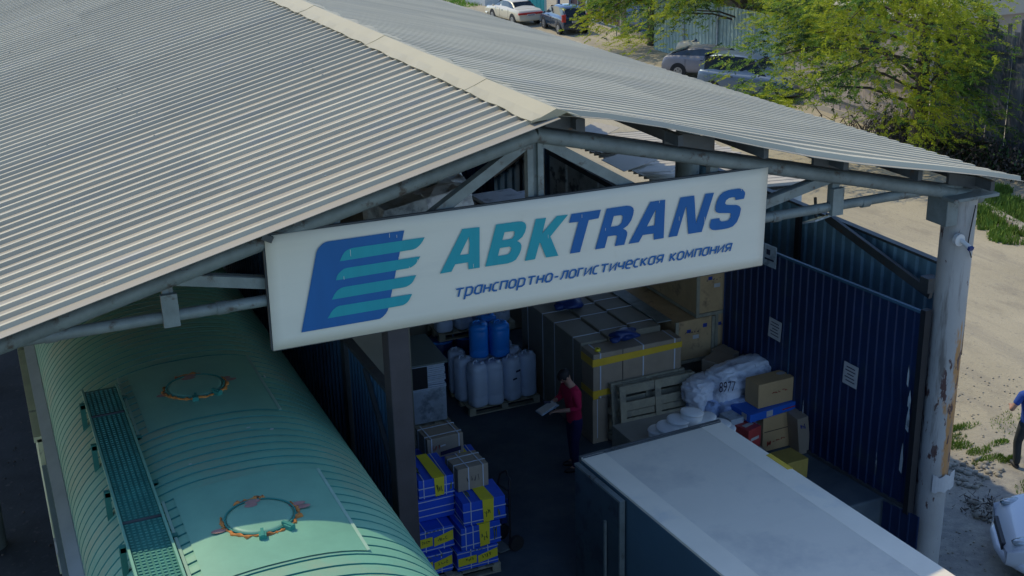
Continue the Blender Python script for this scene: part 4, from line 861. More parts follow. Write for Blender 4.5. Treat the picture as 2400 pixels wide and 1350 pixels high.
# white pails peeping above the truck
gT = 'white lidded pails behind the truck'
base, W, D, H = carton('pail_base_carton', 'big carton behind the truck carrying the white pails', 'box', 2.05, 3.35, 1.02, 1.95, 0, 1.44, 'carddk')
pl = None
for i, (px, py, z, nm) in enumerate(((1617, 964, 1.88, 'highest white pail in the middle of the group'), (1586, 980, 1.80, 'large white pail left of the highest one'), (1563, 994, 1.74, 'white pail near the left end of the group'), (1548, 1004, 1.66, 'leftmost white pail of the group'), (1607, 985, 1.70, 'white pail just in front of the highest one'), (1637, 985, 1.74, 'white pail right of the highest one'), (1655, 975, 1.76, 'rear white pail close to the truck corner'), (1682, 990, 1.74, 'white pail second from the right end'), (1702, 1003, 1.70, 'rightmost white pail of the group'))):
    q = at(px, py, Z=z); h = z-1.46
    if pl is None:
        t = thing('white_pail', nm, 'pail', (q.x, q.y, 1.461), 0, gT); b = MB(); b.lathe([(0, .04), (.155, .04), (.16, .30), (0, .30)], n=20); obj('body', b, 'white', t); b = MB(); b.lathe([(.166, .275), (.172, .296), (.160, .31), (.10, .318), (0, .322)], n=22); obj('lid', b, 'white', t); pl = t
    else: t = copy_tree(pl)
    t.location = (q.x, q.y, z-.31); t.rotation_euler = (.10*math.sin(i*2.1), .12*math.cos(i*1.7), i); t['label'] = nm
# background goods under the left roof
gS = 'white wrapped bundles deep under the roof'
for i, (px, py, Y, sx_, sy_, sz_, rz, m, lb) in enumerate(((925, 490, 6.4, .42, .4, .42, .2, 'film', 'grey wrapped bundle leftmost above the banner'), (1000, 455, 7.2, .62, .5, .34, .3, 'sack', 'long pale wrapped bundle above the banner'), (1035, 425, 8.4, .40, .4, .26, -.2, 'sack', 'small pale bundle highest under the roof'), (960, 440, 7.6, .35, .4, .3, .1, 'film', 'pale bundle half hidden by the roof edge'))):
    q = at(px, py, Y=Y); t = thing('wrapped_bundle', lb, 'bundle', (q.x, q.y, q.z-sz_*.6), rz, gS); b = MB()
    bm = bmesh.new(); bmesh.ops.create_cube(bm, size=2); bmesh.ops.subdivide_edges(bm, edges=bm.edges[:], cuts=3, use_grid_fill=True); rr = random.Random(i+3)
    vs = [(v.co.x*sx_+rr.uniform(-.05, .05), v.co.y*sy_+rr.uniform(-.05, .05), v.co.z*sz_+rr.uniform(-.04, .04)) for v in bm.verts]; b.add(vs, [[v.index for v in f.verts] for f in bm.faces], 0, False); bm.free()
    obj('wrapping', b, m, t, bevel=.02)
for x0, x1, y0, y1, z1, lb in ((-1.4, .1, 5.2, 7.0, 2.9, 'tall dark rack of goods behind the partition left'), (-.9, 1.6, 8.0, 10.4, 3.0, 'large dark stack carrying the wrapped bundles'), (2.2, 4.9, 9.3, 11.0, 2.35, 'dark stack carrying the white foam blocks')):
    carton('dark_goods_stack', lb, 'stack', x0, x1, y0, y1, 0, z1, 'carddk', bev=.03)
gW = 'white foam blocks'
for i, (px, py, w_) in enumerate(((1172, 478, .9), (1228, 474, .85), (1140, 490, .5))):
    q = at(px, py, Y=9.6); t = thing('foam_block_stack', ('left tidy stack of white foam slabs above the banner', 'right tidy stack of white foam slabs by the king post', 'broken white foam slabs left of the tidy stacks')[i], 'foam slabs', (q.x, q.y, 2.36), .05, gW)
    b = MB(); z = 0; rr = random.Random(i+5)
    while z < (q.z-2.36)+.08: o1, o2 = rr.uniform(-.02, .02), rr.uniform(-.02, .02); b.mm((-w_/2+o1, -.35+o2, z), (w_/2+o1, .45+o2, z+.075)); z += .085
    obj('slabs', b, 'sack', t)
q = at(600, 605, Y=5); b = MB(); b.mm((q.x-.15, 5.2, 2.0), (q.x+.55, 5.9, 3.6)); 
# floodlight and camera
q = at(1915, 514, Y=.6)
t = thing('floodlight', 'flat pale floodlight hanging under the bottom chord right of the banner', 'lamp', q, .3); b = MB(); b.box((0, 0, 0), (.36, .22, .025), 0, 0, Matrix.Rotation(-.35, 3, 'X')); obj('housing', b, 'film', t); b = MB(); b.bar((0, .02, .02), (0, .05, .30), .03); obj('bracket', b, 'dsteel', t)
q = at(2247, 562, Y=-.24)
t = thing('security_camera', 'small white security camera on the upper part of the rusty column', 'camera', q); b = MB(); b.tube([(0, .03, 0), (0, -.03, 0)], .085, 20); obj('base', b, 'white', t); b = MB(); b.tube([(.02, -.02, 0), (.05, -.16, -.07)], .032, 14); obj('body', b, 'white', t); b = MB(); b.box((.055, -.18, -.082), (.075, .04, .05), 0, 0, Matrix.Rotation(.4, 3, 'X')); obj('lens_hood', b, 'bluedk', t)
b = MB(); b.tube([(6.43, -.262, 4.75), (6.38, -.262, 4.4), (6.36, -.262, 4.2), (6.45, -.26, 4.0)], .009, 6); tag(obj('camera_cable', b, 'dark'), 'thin dark cable running down the column to the camera', 'cable')
q = at(2168, 1143, Y=-.26)
t = thing('paper_notice', 'crumpled white sheet taped low round the rusty column', 'notice', q); b = MB()
vs = []
for i in range(9):
    a = -PI/2-.75+i*.185; x = 6.40+.262*math.cos(a)-q.x; y = .262*math.sin(a)-q.y
    if i == 8: x += .05
    vs += [(x, y, -.16-.02*math.sin(i*2)), (x, y, .10+.03*math.sin(i*1.7+1))]
b.add(vs, [(2*i, 2*i+2, 2*i+3, 2*i+1) for i in range(8)]); o = obj('sheet', b, 'paper', t); o.modifiers.new('s', 'SOLIDIFY').thickness = .004
b = MB(); b.tube([(6.46+.23, .0, 3.4), (6.46+.24, .0, 2.4)], .012, 6); tag(obj('conduit', b, 'dark'), 'thin dark conduit on the right flank of the rusty column', 'conduit')

# ================================================================== PEOPLE
def skin_mesh(name, joints, edges, m, parent, sub=2, smooth=True, root=0):
    me = bpy.data.meshes.new(name); me.from_pydata([j[0] for j in joints], edges, [])
    o = bpy.data.objects.new(name, me); COL.objects.link(o); a = o.modifiers.new('skin', 'SKIN'); a.use_smooth_shade = smooth
    for i, j in enumerate(joints):
        r = j[1]; me.skin_vertices[0].data[i].radius = r if isinstance(r, tuple) else (r, r)
    me.skin_vertices[0].data[root].use_root = True
    s = o.modifiers.new('sub', 'SUBSURF'); s.levels = sub; s.render_levels = sub
    dg = bpy.context.evaluated_depsgraph_get(); m2 = bpy.data.meshes.new_from_object(o.evaluated_get(dg)); bpy.data.objects.remove(o)
    m2.materials.clear(); m2.materials.append(M[m]); m2.polygons.foreach_set('use_smooth', [True]*len(m2.polygons))
    q = bpy.data.objects.new(name, m2); COL.objects.link(q)
    if parent: q.parent = parent
    return q
def person(label, loc, rz, arms, headpitch, headoff, lean, top, legs_m, hair, longsleeve, bald=False, H=1.75, stance=.11, legoff=(.04, -.05)):
    """local +y is the way the person faces; arms: per side (elbow, wrist)"""
    t = thing('person', label, 'person', loc, rz)
    hip = Vector((0, 0, .93)); ch = Vector((0, lean*.55, 1.22)); sh = Vector((0, lean, 1.43)); nk = Vector((0, lean+.02, 1.50))
    hd = nk+Vector((0, headoff, .155-headoff*.4))
    J = [(hip, .105), (ch, .11), (sh, (.10, .07)), (nk, .058), (nk*.5+hd*.5, .056)]; E = [(0, 1), (1, 2), (2, 3), (3, 4)]
    def add(p, r, par): J.append((p, r)); E.append((par, len(J)-1)); return len(J)-1
    # head: chain of three points gives skull, face and chin
    f = Vector((0, math.cos(headpitch), -math.sin(headpitch))); u = Vector((0, math.sin(headpitch), math.cos(headpitch)))
    a = add(hd-u*.02, (.075, .09), 4); a2 = add(hd+u*.06, (.078, .098), a); add(hd+u*.105, (.055, .07), a2)
    hands = []; sleeves = []
    for s, (el_, wr) in zip((-1, 1), arms):
        sj = sh+Vector((s*.175, 0, -.03)); i1 = add(sj, .062, 2); e = Vector(el_); w_ = Vector(wr); i2 = add(sj*.5+e*.5, .05, i1); i3 = add(e, .042, i2); i4 = add(e*.4+w_*.6, .036, i3); i5 = add(w_, .027, i4)
        d = (w_-e).normalized(); pm = w_+d*.06; i6 = add(pm, (.038, .02), i5)
        side = d.cross(Vector((0, 0, 1))).normalized()
        for k, (o_, L) in enumerate(((-.027, .060), (-.009, .072), (.009, .068), (.026, .052))):
            b0 = pm+side*o_+d*.03; b1 = b0+d*L*.5+Vector((0, 0, -.008)); b2 = b1+d*L*.4+Vector((0, 0, -.028)); j = add(b0, .0095, i6); j = add(b1, .009, j); add(b2, .008, j)
        tb = w_+d*.02-side*s*.03; j = add(tb, .012, i5); add(tb-side*s*.025+d*.035+Vector((0, 0, .01)), .010, j)
        sleeves.append((sj, e, w_))
    legs = []
    for s, dy in zip((-1, 1), legoff):
        hp = Vector((s*.09, 0, .88)); kn = Vector((s*(.09+stance*.3), dy+.03, .49)); an = Vector((s*stance, dy, .09)); i1 = add(hp+Vector((0, 0, -.08)), .07, 0); i2 = add(kn, .05, i1); i25 = add(kn*.5+an*.5+Vector((0, -.01, .03)), .042, i2); i3 = add(an, .036, i25); add(an+Vector((0, .12, -.045)), (.04, .03), i3)
        legs.append((hp, kn, an))
    body = skin_mesh('body', J, E, 'skin', t)
    # face details and hair
    b = MB(); fc = hd+f*.088
    b.blob(fc+f*.012-u*.0, (.014, .018, .022), 1, .05, n=1); b.blob(fc-u*.035, (.024, .010, .008), 2, .02, mi=1, n=1)
    for s in (-1, 1): b.blob(fc+u*.028+Vector((s*.03, -.004, 0)), (.012, .008, .007), 3, .02, mi=2, n=1); b.blob(hd+Vector((s*.078, 0, 0))+u*.01, (.012, .022, .032), 4, .05, n=1)
    obj('face', b, ['skin', 'mouth', 'ink'], t)
    b = MB()
    if bald:
        bm = bmesh.new(); bmesh.ops.create_icosphere(bm, subdivisions=3, radius=1)
        vs = [hd+u*.03+Vector((v.co.x*.088, 0, 0))+f*(v.co.y*.106)+u*(v.co.z*.10) for v in bm.verts]
        fs = [[v.index for v in fa.verts] for fa in bm.faces if (-.85 < fa.calc_center_median().z < .38 and fa.calc_center_median().y < .25)]
        b.add(vs, fs, 0, True); bm.free(); b.blob(hd+f*.06-u*.085, (.05, .045, .04), 4, .05, n=2)
    else:
        bm = bmesh.new(); bmesh.ops.create_icosphere(bm, subdivisions=3, radius=1)
        vs = [hd+u*.045+Vector((v.co.x*.09, 0, 0))+f*(v.co.y*.112-.006)+u*(v.co.z*.092) for v in bm.verts]
        fs = [[v.index for v in fa.verts] for fa in bm.faces if not (fa.calc_center_median().y > .45 and fa.calc_center_median().z < .25) and fa.calc_center_median().z > -.75]
        b.add(vs, fs, 0, True); bm.free()
    obj('hair', b, hair, t)
    # top garment
    JT = [(hip+Vector((0, 0, -.15)), (.168, .130)), (hip+Vector((0, 0, -.03)), (.165, .125)), (hip*.5+ch*.5, (.155, .118)), (ch, (.172, .13)), (sh+Vector((0, 0, -.01)), (.145, .098)), (nk+Vector((0, -.005, -.03)), (.075, .07))]; ET = [(0, 1), (1, 2), (2, 3), (3, 4), (4, 5)]
    for sj, e, w_ in sleeves:
        n0 = len(JT); JT += [(sj, .078), (sj*.5+e*.5, .064)]; ET += [(4, n0), (n0, n0+1)]
        if longsleeve: JT += [(e, .055), (e*.5+w_*.5, .047)]; ET += [(n0+1, n0+2), (n0+2, n0+3)]
        else: JT += [(sj*.35+e*.65, .062)]; ET += [(n0+1, n0+2)]
    skin_mesh('top', JT, ET, top, t)
    JL = [(hip+Vector((0, 0, -.02)), (.115, .10)), (hip+Vector((0, 0, .07)), (.135, .105))]; EL = [(0, 1)]
    for hp, kn, an in legs: n0 = len(JL); JL += [(hp+Vector((hp.x*.15, 0, -.09)), .098), (hp*.5+kn*.5+Vector((0, 0, -.03)), .090), (kn, .078), (kn*.5+an*.5, .072), (an+Vector((0, 0, -.03)), .064)]; EL += [(0, n0), (n0, n0+1), (n0+1, n0+2), (n0+2, n0+3), (n0+3, n0+4)]
    skin_mesh('trousers', JL, EL, legs_m, t)
    for hp, kn, an in legs: b = MB(); b.blob((an.x, an.y+.06, .045), (.052, .145, .047), 5, .04, n=2); obj('shoe', b, 'shoe', t)
    t.scale = (H/1.75,)*3
    return t
man = person('man in a dark red sweater and navy trousers looking down at papers in his hands', (2.16, 3.43, 0), 1.62,
       [((-.27, .06, 1.16), (-.12, .34, 1.13)), ((.27, .10, 1.16), (.10, .36, 1.18))], .85, .075, .06, 'maroon', 'jeans', 'hair', True, H=1.76)
t = thing('clipboard', 'pale blue clipboard with papers held by the man in the dark red sweater', 'clipboard', (2.16, 3.43, 0), 1.62)
T = Matrix.Rotation(-.35, 3, 'X') @ Matrix.Rotation(.1, 3, 'Y')
b = MB(); b.box((-.02, .49, 1.18), (.24, .32, .012), 0, 0, T); obj('board', b, 'film', t); b = MB(); b.box((-.02, .50, 1.192), (.21, .29, .006), 0, 0, T); obj('paper', b, 'white', t)
b = MB(); b.box((.07, .44, 1.235), (.06, .13, .012), 0, 0, Matrix.Rotation(.2, 3, 'X')); tag(obj('mobile_phone', b, 'ink', None, (0, 0, 0)), 'dark phone held over the papers by the man in red', 'phone').parent = None
ph = bpy.data.objects['mobile_phone']; ph.location = (2.16, 3.43, 0); ph.rotation_euler = (0, 0, 1.62)
person('balding man in a blue tee shirt standing with his back turned at the right edge', (10.18, 1.84, G), -.25,
       [((-.33, .03, 1.14), (-.20, .27, 1.10)), ((.33, .03, 1.14), (.20, .27, 1.12))], .35, .03, .02, 'tee', 'cargo', 'hair', False, bald=True, H=1.78)

# ================================================================== CARS
def make_car(name, label, loc, rz, paint, prof, W=1.68, wheels=(.78, 3.4), wr=.31, plate=True, lampm='lampred', group=None, belt=.86, rear_lamps=None, spoiler=False, roofrail=False, lampband=False):
    """local: x=0 at the rear bumper, car points along +x; prof: (x, z_hood, z_roof or None)"""
    t = thing(name, label, 'car', loc, rz, group); b = MB(); hw = W/2
    xs = [p[0] for p in prof]; L = xs[-1]
    ring = []
    for x, zh, zt in prof:
        e = min(1, min(x, L-x)/.25+.0); nar = .86+.14*math.sqrt(max(0, min(1, min(x+.02, L-x+.02)/.55)))
        h = hw*nar; top = zt if zt else zh; cab = 1 if zt else 0
        zb = .22+.10*(1-nar)/.14
        yb = h-.10 if cab else h-.06; yt = h-(.25 if cab else .16)
        ring.append([(0, zb), (h*.75, zb), (h*.97, zb+.05), (h, .48), (h, .66), (h-.02, zh-.07 if zh > .7 else zh-.04), (h-.07, zh), (yb-(.02 if cab else .0), zh+(.03 if cab else .01)), (yt+.02, max(zh+.02, top-.07)), (yt-.10, max(zh+.025, top-.01)), (0, max(zh+.035, top+.015))])
    n = len(ring[0]); vs = []
    for (x, _, _), r in zip(prof, ring):
        vs += [(x, -y, z) for y, z in r]+[(x, y, z) for y, z in r[1:-1][::-1]]
    m = 2*n-2; fs = [(i*m+k, (i+1)*m+k, (i+1)*m+(k+1) % m, i*m+(k+1) % m) for i in range(len(prof)-1) for k in range(m)]
    b.add(vs, fs, 0, True); b.add(vs[:m], [tuple(range(m))], 0, True); b.add(vs[-m:], [tuple(range(m))[::-1]], 0, True)
    bd = obj('body', b, paint, t); bd.modifiers.new('sub', 'SUBSURF').levels = 1; bd.modifiers['sub'].render_levels = 2
    # greenhouse
    cab = [i for i, p in enumerate(prof) if p[2]]; i0, i1 = cab[0], cab[-1]
    def P(i, k, s, off=.012): y, z = ring[i][k]; return Vector((prof[i][0], s*(y+off), z))
    for s in (-1, 1):
        g = MB()
        lo = [(prof[i][0], s*(ring[i][7][0]+.0)+s*.004, ring[i][7][1]+.01) for i in cab]
        hi = [(prof[i][0], s*(ring[i][8][0])+s*.012, ring[i][8][1]-.015) for i in cab]
        if len(cab) > 2:
            q = lo[:1]+lo[1:-1]+lo[-1:]; h_ = hi[1:-1]
            xa = prof[i0][0]; nn = len(cab)
            for a in range(nn-1):
                A0, A1, B0, B1 = lo[a], lo[a+1], hi[a], hi[a+1]
                if a == 0: B0 = tuple(Vector(A0).lerp(Vector(B0), .25))
                if a == nn-2: B1 = tuple(Vector(A1).lerp(Vector(B1), .25))
                g.add([A0, A1, B1, B0], [(0, 1, 2, 3)])
        obj('side_window', g, 'glass', t)
    g = MB(); a, c = i0, i0+1 if prof[i0+1][2]-prof[i0][2] > .05 else i0
    def screen(ia, ib, nm):
        g = MB(); (xa, _, _), (xb, _, _) = prof[ia], prof[ib]; ya, za = ring[ia][9]; yb2, zb2 = ring[ib][9]; d = Vector((zb2-za, 0, -(xb-xa))); d = -d.normalized()*.02 if d.z > 0 else d.normalized()*.02
        d = Vector((-(zb2-za), 0, xb-xa)).normalized()*.022
        if d.z < 0: d = -d
        p = lambda f, y: Vector((xa+(xb-xa)*f, y*(ring[ia][8][0]*(1-f)+ring[ib][8][0]*f-.03), za+(zb2-za)*f))+d
        g.add([p(.06, -1), p(.92, -1), p(.92, 1), p(.06, 1)], [(0, 1, 2, 3)]); g.add([p(.06, -1), p(.92, -1), p(.92, 1), p(.06, 1)], [(3, 2, 1, 0)]); obj(nm, g, 'glass', t)
    rz0 = i0; 
    screen(i0, i0+1, 'rear_window'); screen(i1, i1-1, 'windscreen')
    for x in wheels:
        for s in (-1, 1):
            g = MB(); y0, y1 = s*(hw-.19), s*(hw+.005); g.tube([(x, y0, wr), (x, y1, wr)], wr, 26); g.lathe([(0, 0)], n=3); wl = obj('wheel', g, 'rubber', t)
            g = MB(); g.tube([(x, s*(hw-.02), wr), (x, s*(hw+.012), wr)], wr*.62, 22); rm = obj('rim', g, 'rim', wl)
            g = MB()
            for k in range(5): a = 2*PI*k/5+.3; g.box((x+math.cos(a)*wr*.36, s*(hw+.014), wr+math.sin(a)*wr*.36), (wr*.16, .006, wr*.16), 0, 0, Matrix.Rotation(a, 3, 'Y'))
            obj('rim_hole', g, 'dark', rm)
            g = MB(); g.tube([(x, s*(hw-.10), wr+.02), (x, s*(hw+.003), wr+.02)], wr+.055, 26); obj('wheel_arch', g, 'dark', t)
    zl = prof[1][1]
    if rear_lamps:
        y0, y1, z0, z1 = rear_lamps
        for s in (-1, 1): g = MB(); g.mm((-.012, s*y0, z0), (.10, s*y1, z1)); obj('tail_lamp', g, lampm, t, bevel=.02)
        if lampband: g = MB(); g.mm((-.008, -y0, z0), (.05, y0, z1)); obj('lamp_band', g, 'lampred', t)
    g = MB(); g.mm((-.02, -hw*.86, .32), (.06, hw*.86, .52)); obj('rear_bumper', g, paint, t, bevel=.03)
    for s in (-1, 1): g = MB(); g.blob((L-.34, s*(hw-.24), .70), (.27, .13, .085), 3, .02, n=3); g.blob((L-.26, s*(hw-.25), .70), (.2, .07, .075), 3, .02, mi=1, n=2); obj('headlight', g, ['lampclear', 'glass'], t)
    g = MB(); yy_ = [hw-.01, hw-.05, hw-.30, hw-.60]; fr = [(L-.62, yy_[0]), (L-.28, yy_[1]), (L-.05, yy_[2]), (L+.02, yy_[3])]
    g.tube([(x, -y, .37) for x, y in fr]+[(x, y, .37) for x, y in fr[::-1]], .085, 10); obj('front_bumper', g, paint, t)
    g = MB(); g.mm((L-.05, -.42, .42), (L+.03, .42, .56)); [g.mm((L-.16, q*(hw-.42), .30), (L-.0, q*(hw-.26), .42)) for q in (-1, 1)]; obj('grille', g, 'bumper', t, bevel=.02)
    g = MB(); [g.box((L-.95+.02*k, 0, prof[-3][1]+.11-.004*k), (.012, W*.72, .006)) for k in range(1)]; obj('bonnet_gap', g, 'dark', t)
    if plate: g = MB(); g.mm((-.03, -.26, plate), (-.018, .26, plate+.11)); pp = obj('number_plate', g, 'white', t); g = MB(); [g.box((-.033, -.18+.06*k, plate+.055), (.004, .035, .06)) for k in range(7)]; obj('plate_digits', g, 'ink', pp)
    for s in (-1, 1): g = MB(); xm = prof[i1][0]-.25; g.blob((xm, s*(hw+.06), prof[i1][1]+.08), (.05, .09, .06), 3, .03, n=2); obj('door_mirror', g, paint, t)
    for s in (-1, 1): g = MB(); xm = (prof[i0][0]+prof[i1][0])/2; g.box((xm, s*(hw-.012), prof[i0][1]-.14), (.14, .03, .03)); g.box((xm+.35, s*(hw-.002), .62), (.008, .008, .5)); g.box((xm-.75, s*(hw-.002), .66), (.008, .008, .42)); obj('door_handle', g, 'bumper', t)
    if roofrail:
        for s in (-1, 1): g = MB(); g.bar((1.0, s*.58, prof[i0+1][2]+.04), (2.6, s*.58, prof[i0+1][2]+.04), .03); obj('roof_rail', g, 'bumper', t)
    return t
SED = [(0, .60, None), (.06, .86, None), (.35, .90, None), (.80, .90, .91), (1.25, .91, 1.28), (1.7, .90, 1.36), (2.35, .89, 1.35), (2.75, .88, 1.24), (3.35, .86, .88), (3.9, .80, None), (4.45, .70, None), (4.62, .50, None)]
HAT = [(0, .58, None), (.05, .86, None), (.10, .92, .95), (.50, .94, 1.42), (1.1, .92, 1.50), (1.9, .90, 1.49), (2.4, .89, 1.38), (3.0, .88, .92), (3.5, .82, None), (3.85, .70, None), (3.98, .48, None)]
SUV = [(0, .62, None), (.04, .98, None), (.08, 1.05, 1.08), (.30, 1.05, 1.70), (1.0, 1.02, 1.80), (2.0, 1.0, 1.79), (2.5, .99, 1.66), (3.05, .98, 1.02), (3.7, .90, None), (4.15, .78, None), (4.3, .5, None)]
COU = [(0, .62, None), (.06, .92, None), (.30, .98, .99), (1.15, .98, 1.33), (1.8, .95, 1.40), (2.4, .93, 1.36), (2.8, .91, 1.22), (3.4, .88, .92), (3.9, .82, None), (4.35, .70, None), (4.5, .50, None)]
make_car('parked_car', 'cream two door saloon parked by the teal gate with a red lamp band', (24.35, 54.0, G), PI/2+.05, 'cream', SED, plate=.58, rear_lamps=(.45, .80, .66, .78), lampband=True)
make_car('parked_car', 'dark blue hatchback seen from behind in front of the brown gates', (25.1, 49.7, G), PI/2-.10, 'carnavy', HAT, W=1.66, wheels=(.68, 3.1), plate=.66, rear_lamps=(.60, .83, .72, 1.12), lampm='lampred')
make_car('parked_car', 'silver blue tall hatchback nearest the fence with leaves hanging over its bonnet', (22.85, 33.0, G), -.98, 'silver', SUV, W=1.68, wheels=(.75, 3.35), wr=.31, plate=None)
make_car('parked_car', 'dusty silver rounded saloon behind the tall hatchback', (23.5, 37.3, G), -.80, 'silver2', COU, plate=None)
make_car('parked_car', 'cream roofed car furthest back under the tree', (26.3, 40.6, G), -.95, 'cream', SED, plate=None)
wc = make_car('parked_car', 'white car at the bottom right corner with its headlight turned to the column', (10.85, -2.55, G), 2.52, 'carwhite', HAT, W=1.68, wheels=(.70, 3.2), wr=.30, plate=None)

# ================================================================== FENCES, GATES, POLES
def plankfence(label, P0, P1, h, m, wd, name='board_fence', jit=.12, cat='fence', base=True, base_m='kerb'):
    P0, P1 = Vector(P0), Vector(P1); d = (P1-P0); L = d.length; t = thing(name, label, cat, (P0.x, P0.y, G), math.atan2(d.y, d.x)); rr = random.Random(int(L*10)); b = MB(); x = 0
    while x < L:
        w_ = wd*rr.uniform(.8, 1.2); hh = h+rr.uniform(-jit, jit); T = Matrix.Rotation(rr.uniform(-.01, .01)*(1 if jit > .03 else .1), 3, 'Y'); b.box((x+w_/2, rr.uniform(-.02, .02), hh/2), (w_*.93, .03, hh), 0, 0, T); x += w_
    obj('boards', b, m, t); b = MB()
    for z in (.5, h*.8): b.mm((0, .03, z), (L, .08, z+.08))
    obj('rail', b, 'dsteel', t)
    if base: b = MB(); b.mm((-.1, -.2, 0), (L, .12, .22)); obj('footing', b, base_m, t)
    for x in np.arange(0, L, 2.6): b = MB(); b.mm((x-.04, -.07, 0), (x+.04, -.02, h)); obj('post', b, 'dsteel', t)
    return t
plankfence('tall weathered grey board fence standing in tree shade at the right edge', (25.6, 9.0, 0), (24.9, 21.3, 0), 4.4, 'plank', .17, jit=.35)
plankfence('pinkish beige sheet fence behind the tree and the dry brush', (24.7, 21.5, 0), (25.1, 30.5, 0), 2.2, 'pinkfence', .42, jit=.02)
t = thing('cyan_wall', 'pale cyan painted wall behind the silver cars', 'wall', (26.4, 31, G)); b = MB(); corr(b, (0, 0, 0), (0, 1, 0), (0, 0, 1), 12.5, 2.9, .3, .03, .1, .03, N=(-1, 0, 0)); obj('cladding', b, 'cyan', t); b = MB()
for y in np.arange(.5, 12.5, 3): b.mm((-.1, y, 0), (-.04, y+.08, 2.9))
obj('post', b, 'film', t)
t = thing('pink_wall', 'faded pinkish house wall glimpsed through the branches', 'house', (29.5, 36, G)); b = MB(); b.mm((0, -9, 0), (5, 9, 3.2)); obj('wall', b, 'pinkfence', t); b = MB(); b.prism([(-.4, -9.4, 3.2), (5.4, -9.4, 3.2), (2.5, -9.4, 4.6)], (0, 18.8, 0)); obj('roof', b, 'shed', t); b = MB(); [b.mm((-.03, y, 1.1), (.0, y+1.1, 2.4)) for y in (-6, -2, 2, 6)]; obj('window', b, 'glass', t)
t = plankfence('blue metal fence beside the concrete pole', (27.75, 46.6, 0), (27.85, 49.4, 0), 2.3, 'bluefence', .5, jit=.01)
t = thing('double_gate', 'brown sheet metal double gates with pale rails behind the dark hatchback', 'gate', (27.85, 49.5, G), PI/2-.035)
for x0 in (0, 2.35, 4.7):
    b = MB(); corr(b, (x0, 0, .12), (1, 0, 0), (0, 0, 1), 2.3, 2.6, .18, .02, .05, .02, N=(0, 1, 0)); lf_ = obj('leaf', b, 'brown', t)
    b = MB(); [b.mm((x0, .03, z), (x0+2.3, .07, z+.05)) for z in (.15, 1.75, 2.0, 2.6)]; [b.mm((x, .03, .12), (x+.05, .07, 2.7)) for x in (x0, x0+1.15, x0+2.25)]; obj('frame', b, 'film', lf_)
b = MB(); [b.mm((x-.08, -.05, 0), (x+.04, .09, 3.0)) for x in (0, 7.05)]; obj('post', b, 'bluefence', t)
t = thing('teal_gate', 'bright teal sheet gate behind the cream saloon', 'gate', (27.35, 58.4, G), PI/2+.45)
b = MB(); corr(b, (0, 0, 0), (1, 0, 0), (0, 0, 1), 3.6, 2.8, .3, .02, .1, .03, N=(0, 1, 0)); obj('leaf', b, 'tealgate', t); b = MB(); [b.mm((x-.05, .02, 0), (x+.05, .12, 2.9)) for x in (0, 1.8, 3.6)]; b.mm((0, .02, 2.75), (3.6, .08, 2.85)); obj('frame', b, 'cyan', t)
t = thing('pale_kiosk', 'small white kiosk beyond the cream saloon', 'kiosk', (25.4, 63.5, G), .3); b = MB(); b.mm((0, 0, 0), (2.2, 2, 2.3)); obj('wall', b, 'white', t); b = MB(); b.mm((-.1, -.1, 2.3), (2.3, 2.1, 2.4)); obj('roof', b, 'shed', t); b = MB(); b.mm((.5, -.03, 1), (1.5, 0, 1.8)); obj('window', b, 'glass', t)
t = thing('concrete_pole', 'pale concrete pole in front of the blue fence', 'pole', (27.0, 47.9, G)); b = MB(); b.tube([(0, 0, 0), (0, 0, 6.5)], [.19, .13], 14); obj('shaft', b, 'kerb', t); b = MB(); b.tube([(0, 0, 0), (0, 0, .12)], .3, 14); obj('base', b, 'kerb', t)
t = thing('gate_post', 'dark blue steel post between the teal gate and the brown gates', 'post', (27.6, 57.2, G)); b = MB(); b.mm((-.08, -.08, 0), (.08, .08, 3.2)); obj('shaft', b, 'bluefence', t); b = MB(); b.bar((-.05, -.05, 1.1), (-1.3, -2.4, .6), .07); obj('brace', b, 'dsteel', t)
t = thing('thin_post', 'thin steel post at the end of the brown gates', 'post', (26.6, 47.9, G)); b = MB(); b.tube([(0, 0, 0), (.05, 0, 2.8)], .03, 8); obj('shaft', b, 'steel', t); b = MB(); b.tube([(0, 0, 0), (0, 0, .05)], .1, 10); obj('foot', b, 'kerb', t)
# kerb strip, grass, rubble
b = MB(); pts = [at(px, py, Z=G) for px, py in ((2225, 440), (2275, 465), (2310, 492), (2345, 512), (2385, 533), (2440, 575), (2600, 700))]
b2 = MB()
for a, c in zip(pts[:-1], pts[1:]):
    b.bar(Vector(a)+Vector((0, 0, .07)), Vector(c)+Vector((0, 0, .07)), .28, .14)
struct('kerb', b, 'kerb')
def grasspatch(name, spots, n, hgt, seed, m='grass'):
    rr = random.Random(seed); b = MB()
    for cx, cy, rx, ry in spots:
        for _ in range(n):
            a, r = rr.uniform(0, 2*PI), math.sqrt(rr.random()); x, y = cx+rx*r*math.cos(a), cy+ry*r*math.sin(a)
            if math.sin(x*5.1+cy)*math.cos(y*4.3)+rr.uniform(-.9, .9) < -.25: continue
            h = hgt*rr.uniform(.4, 1.1)*(1.2-r*.6); w_ = hgt*.10*rr.uniform(.6, 1.4); t_ = rr.uniform(0, PI); lx, ly = rr.uniform(-.4, .4)*h, rr.uniform(-.4, .4)*h
            dx, dy = math.cos(t_)*w_, math.sin(t_)*w_
            b.add([(x-dx, y-dy, G), (x+dx, y+dy, G), (x+lx*.5+dx*.7, y+ly*.5+dy*.7, G+h*.6), (x+lx, y+ly, G+h)], [(0, 1, 2), (0, 2, 3)])
    return stuff(name, b, m)
P_ = lambda px, py: at(px, py, Z=G)
sp_ = []
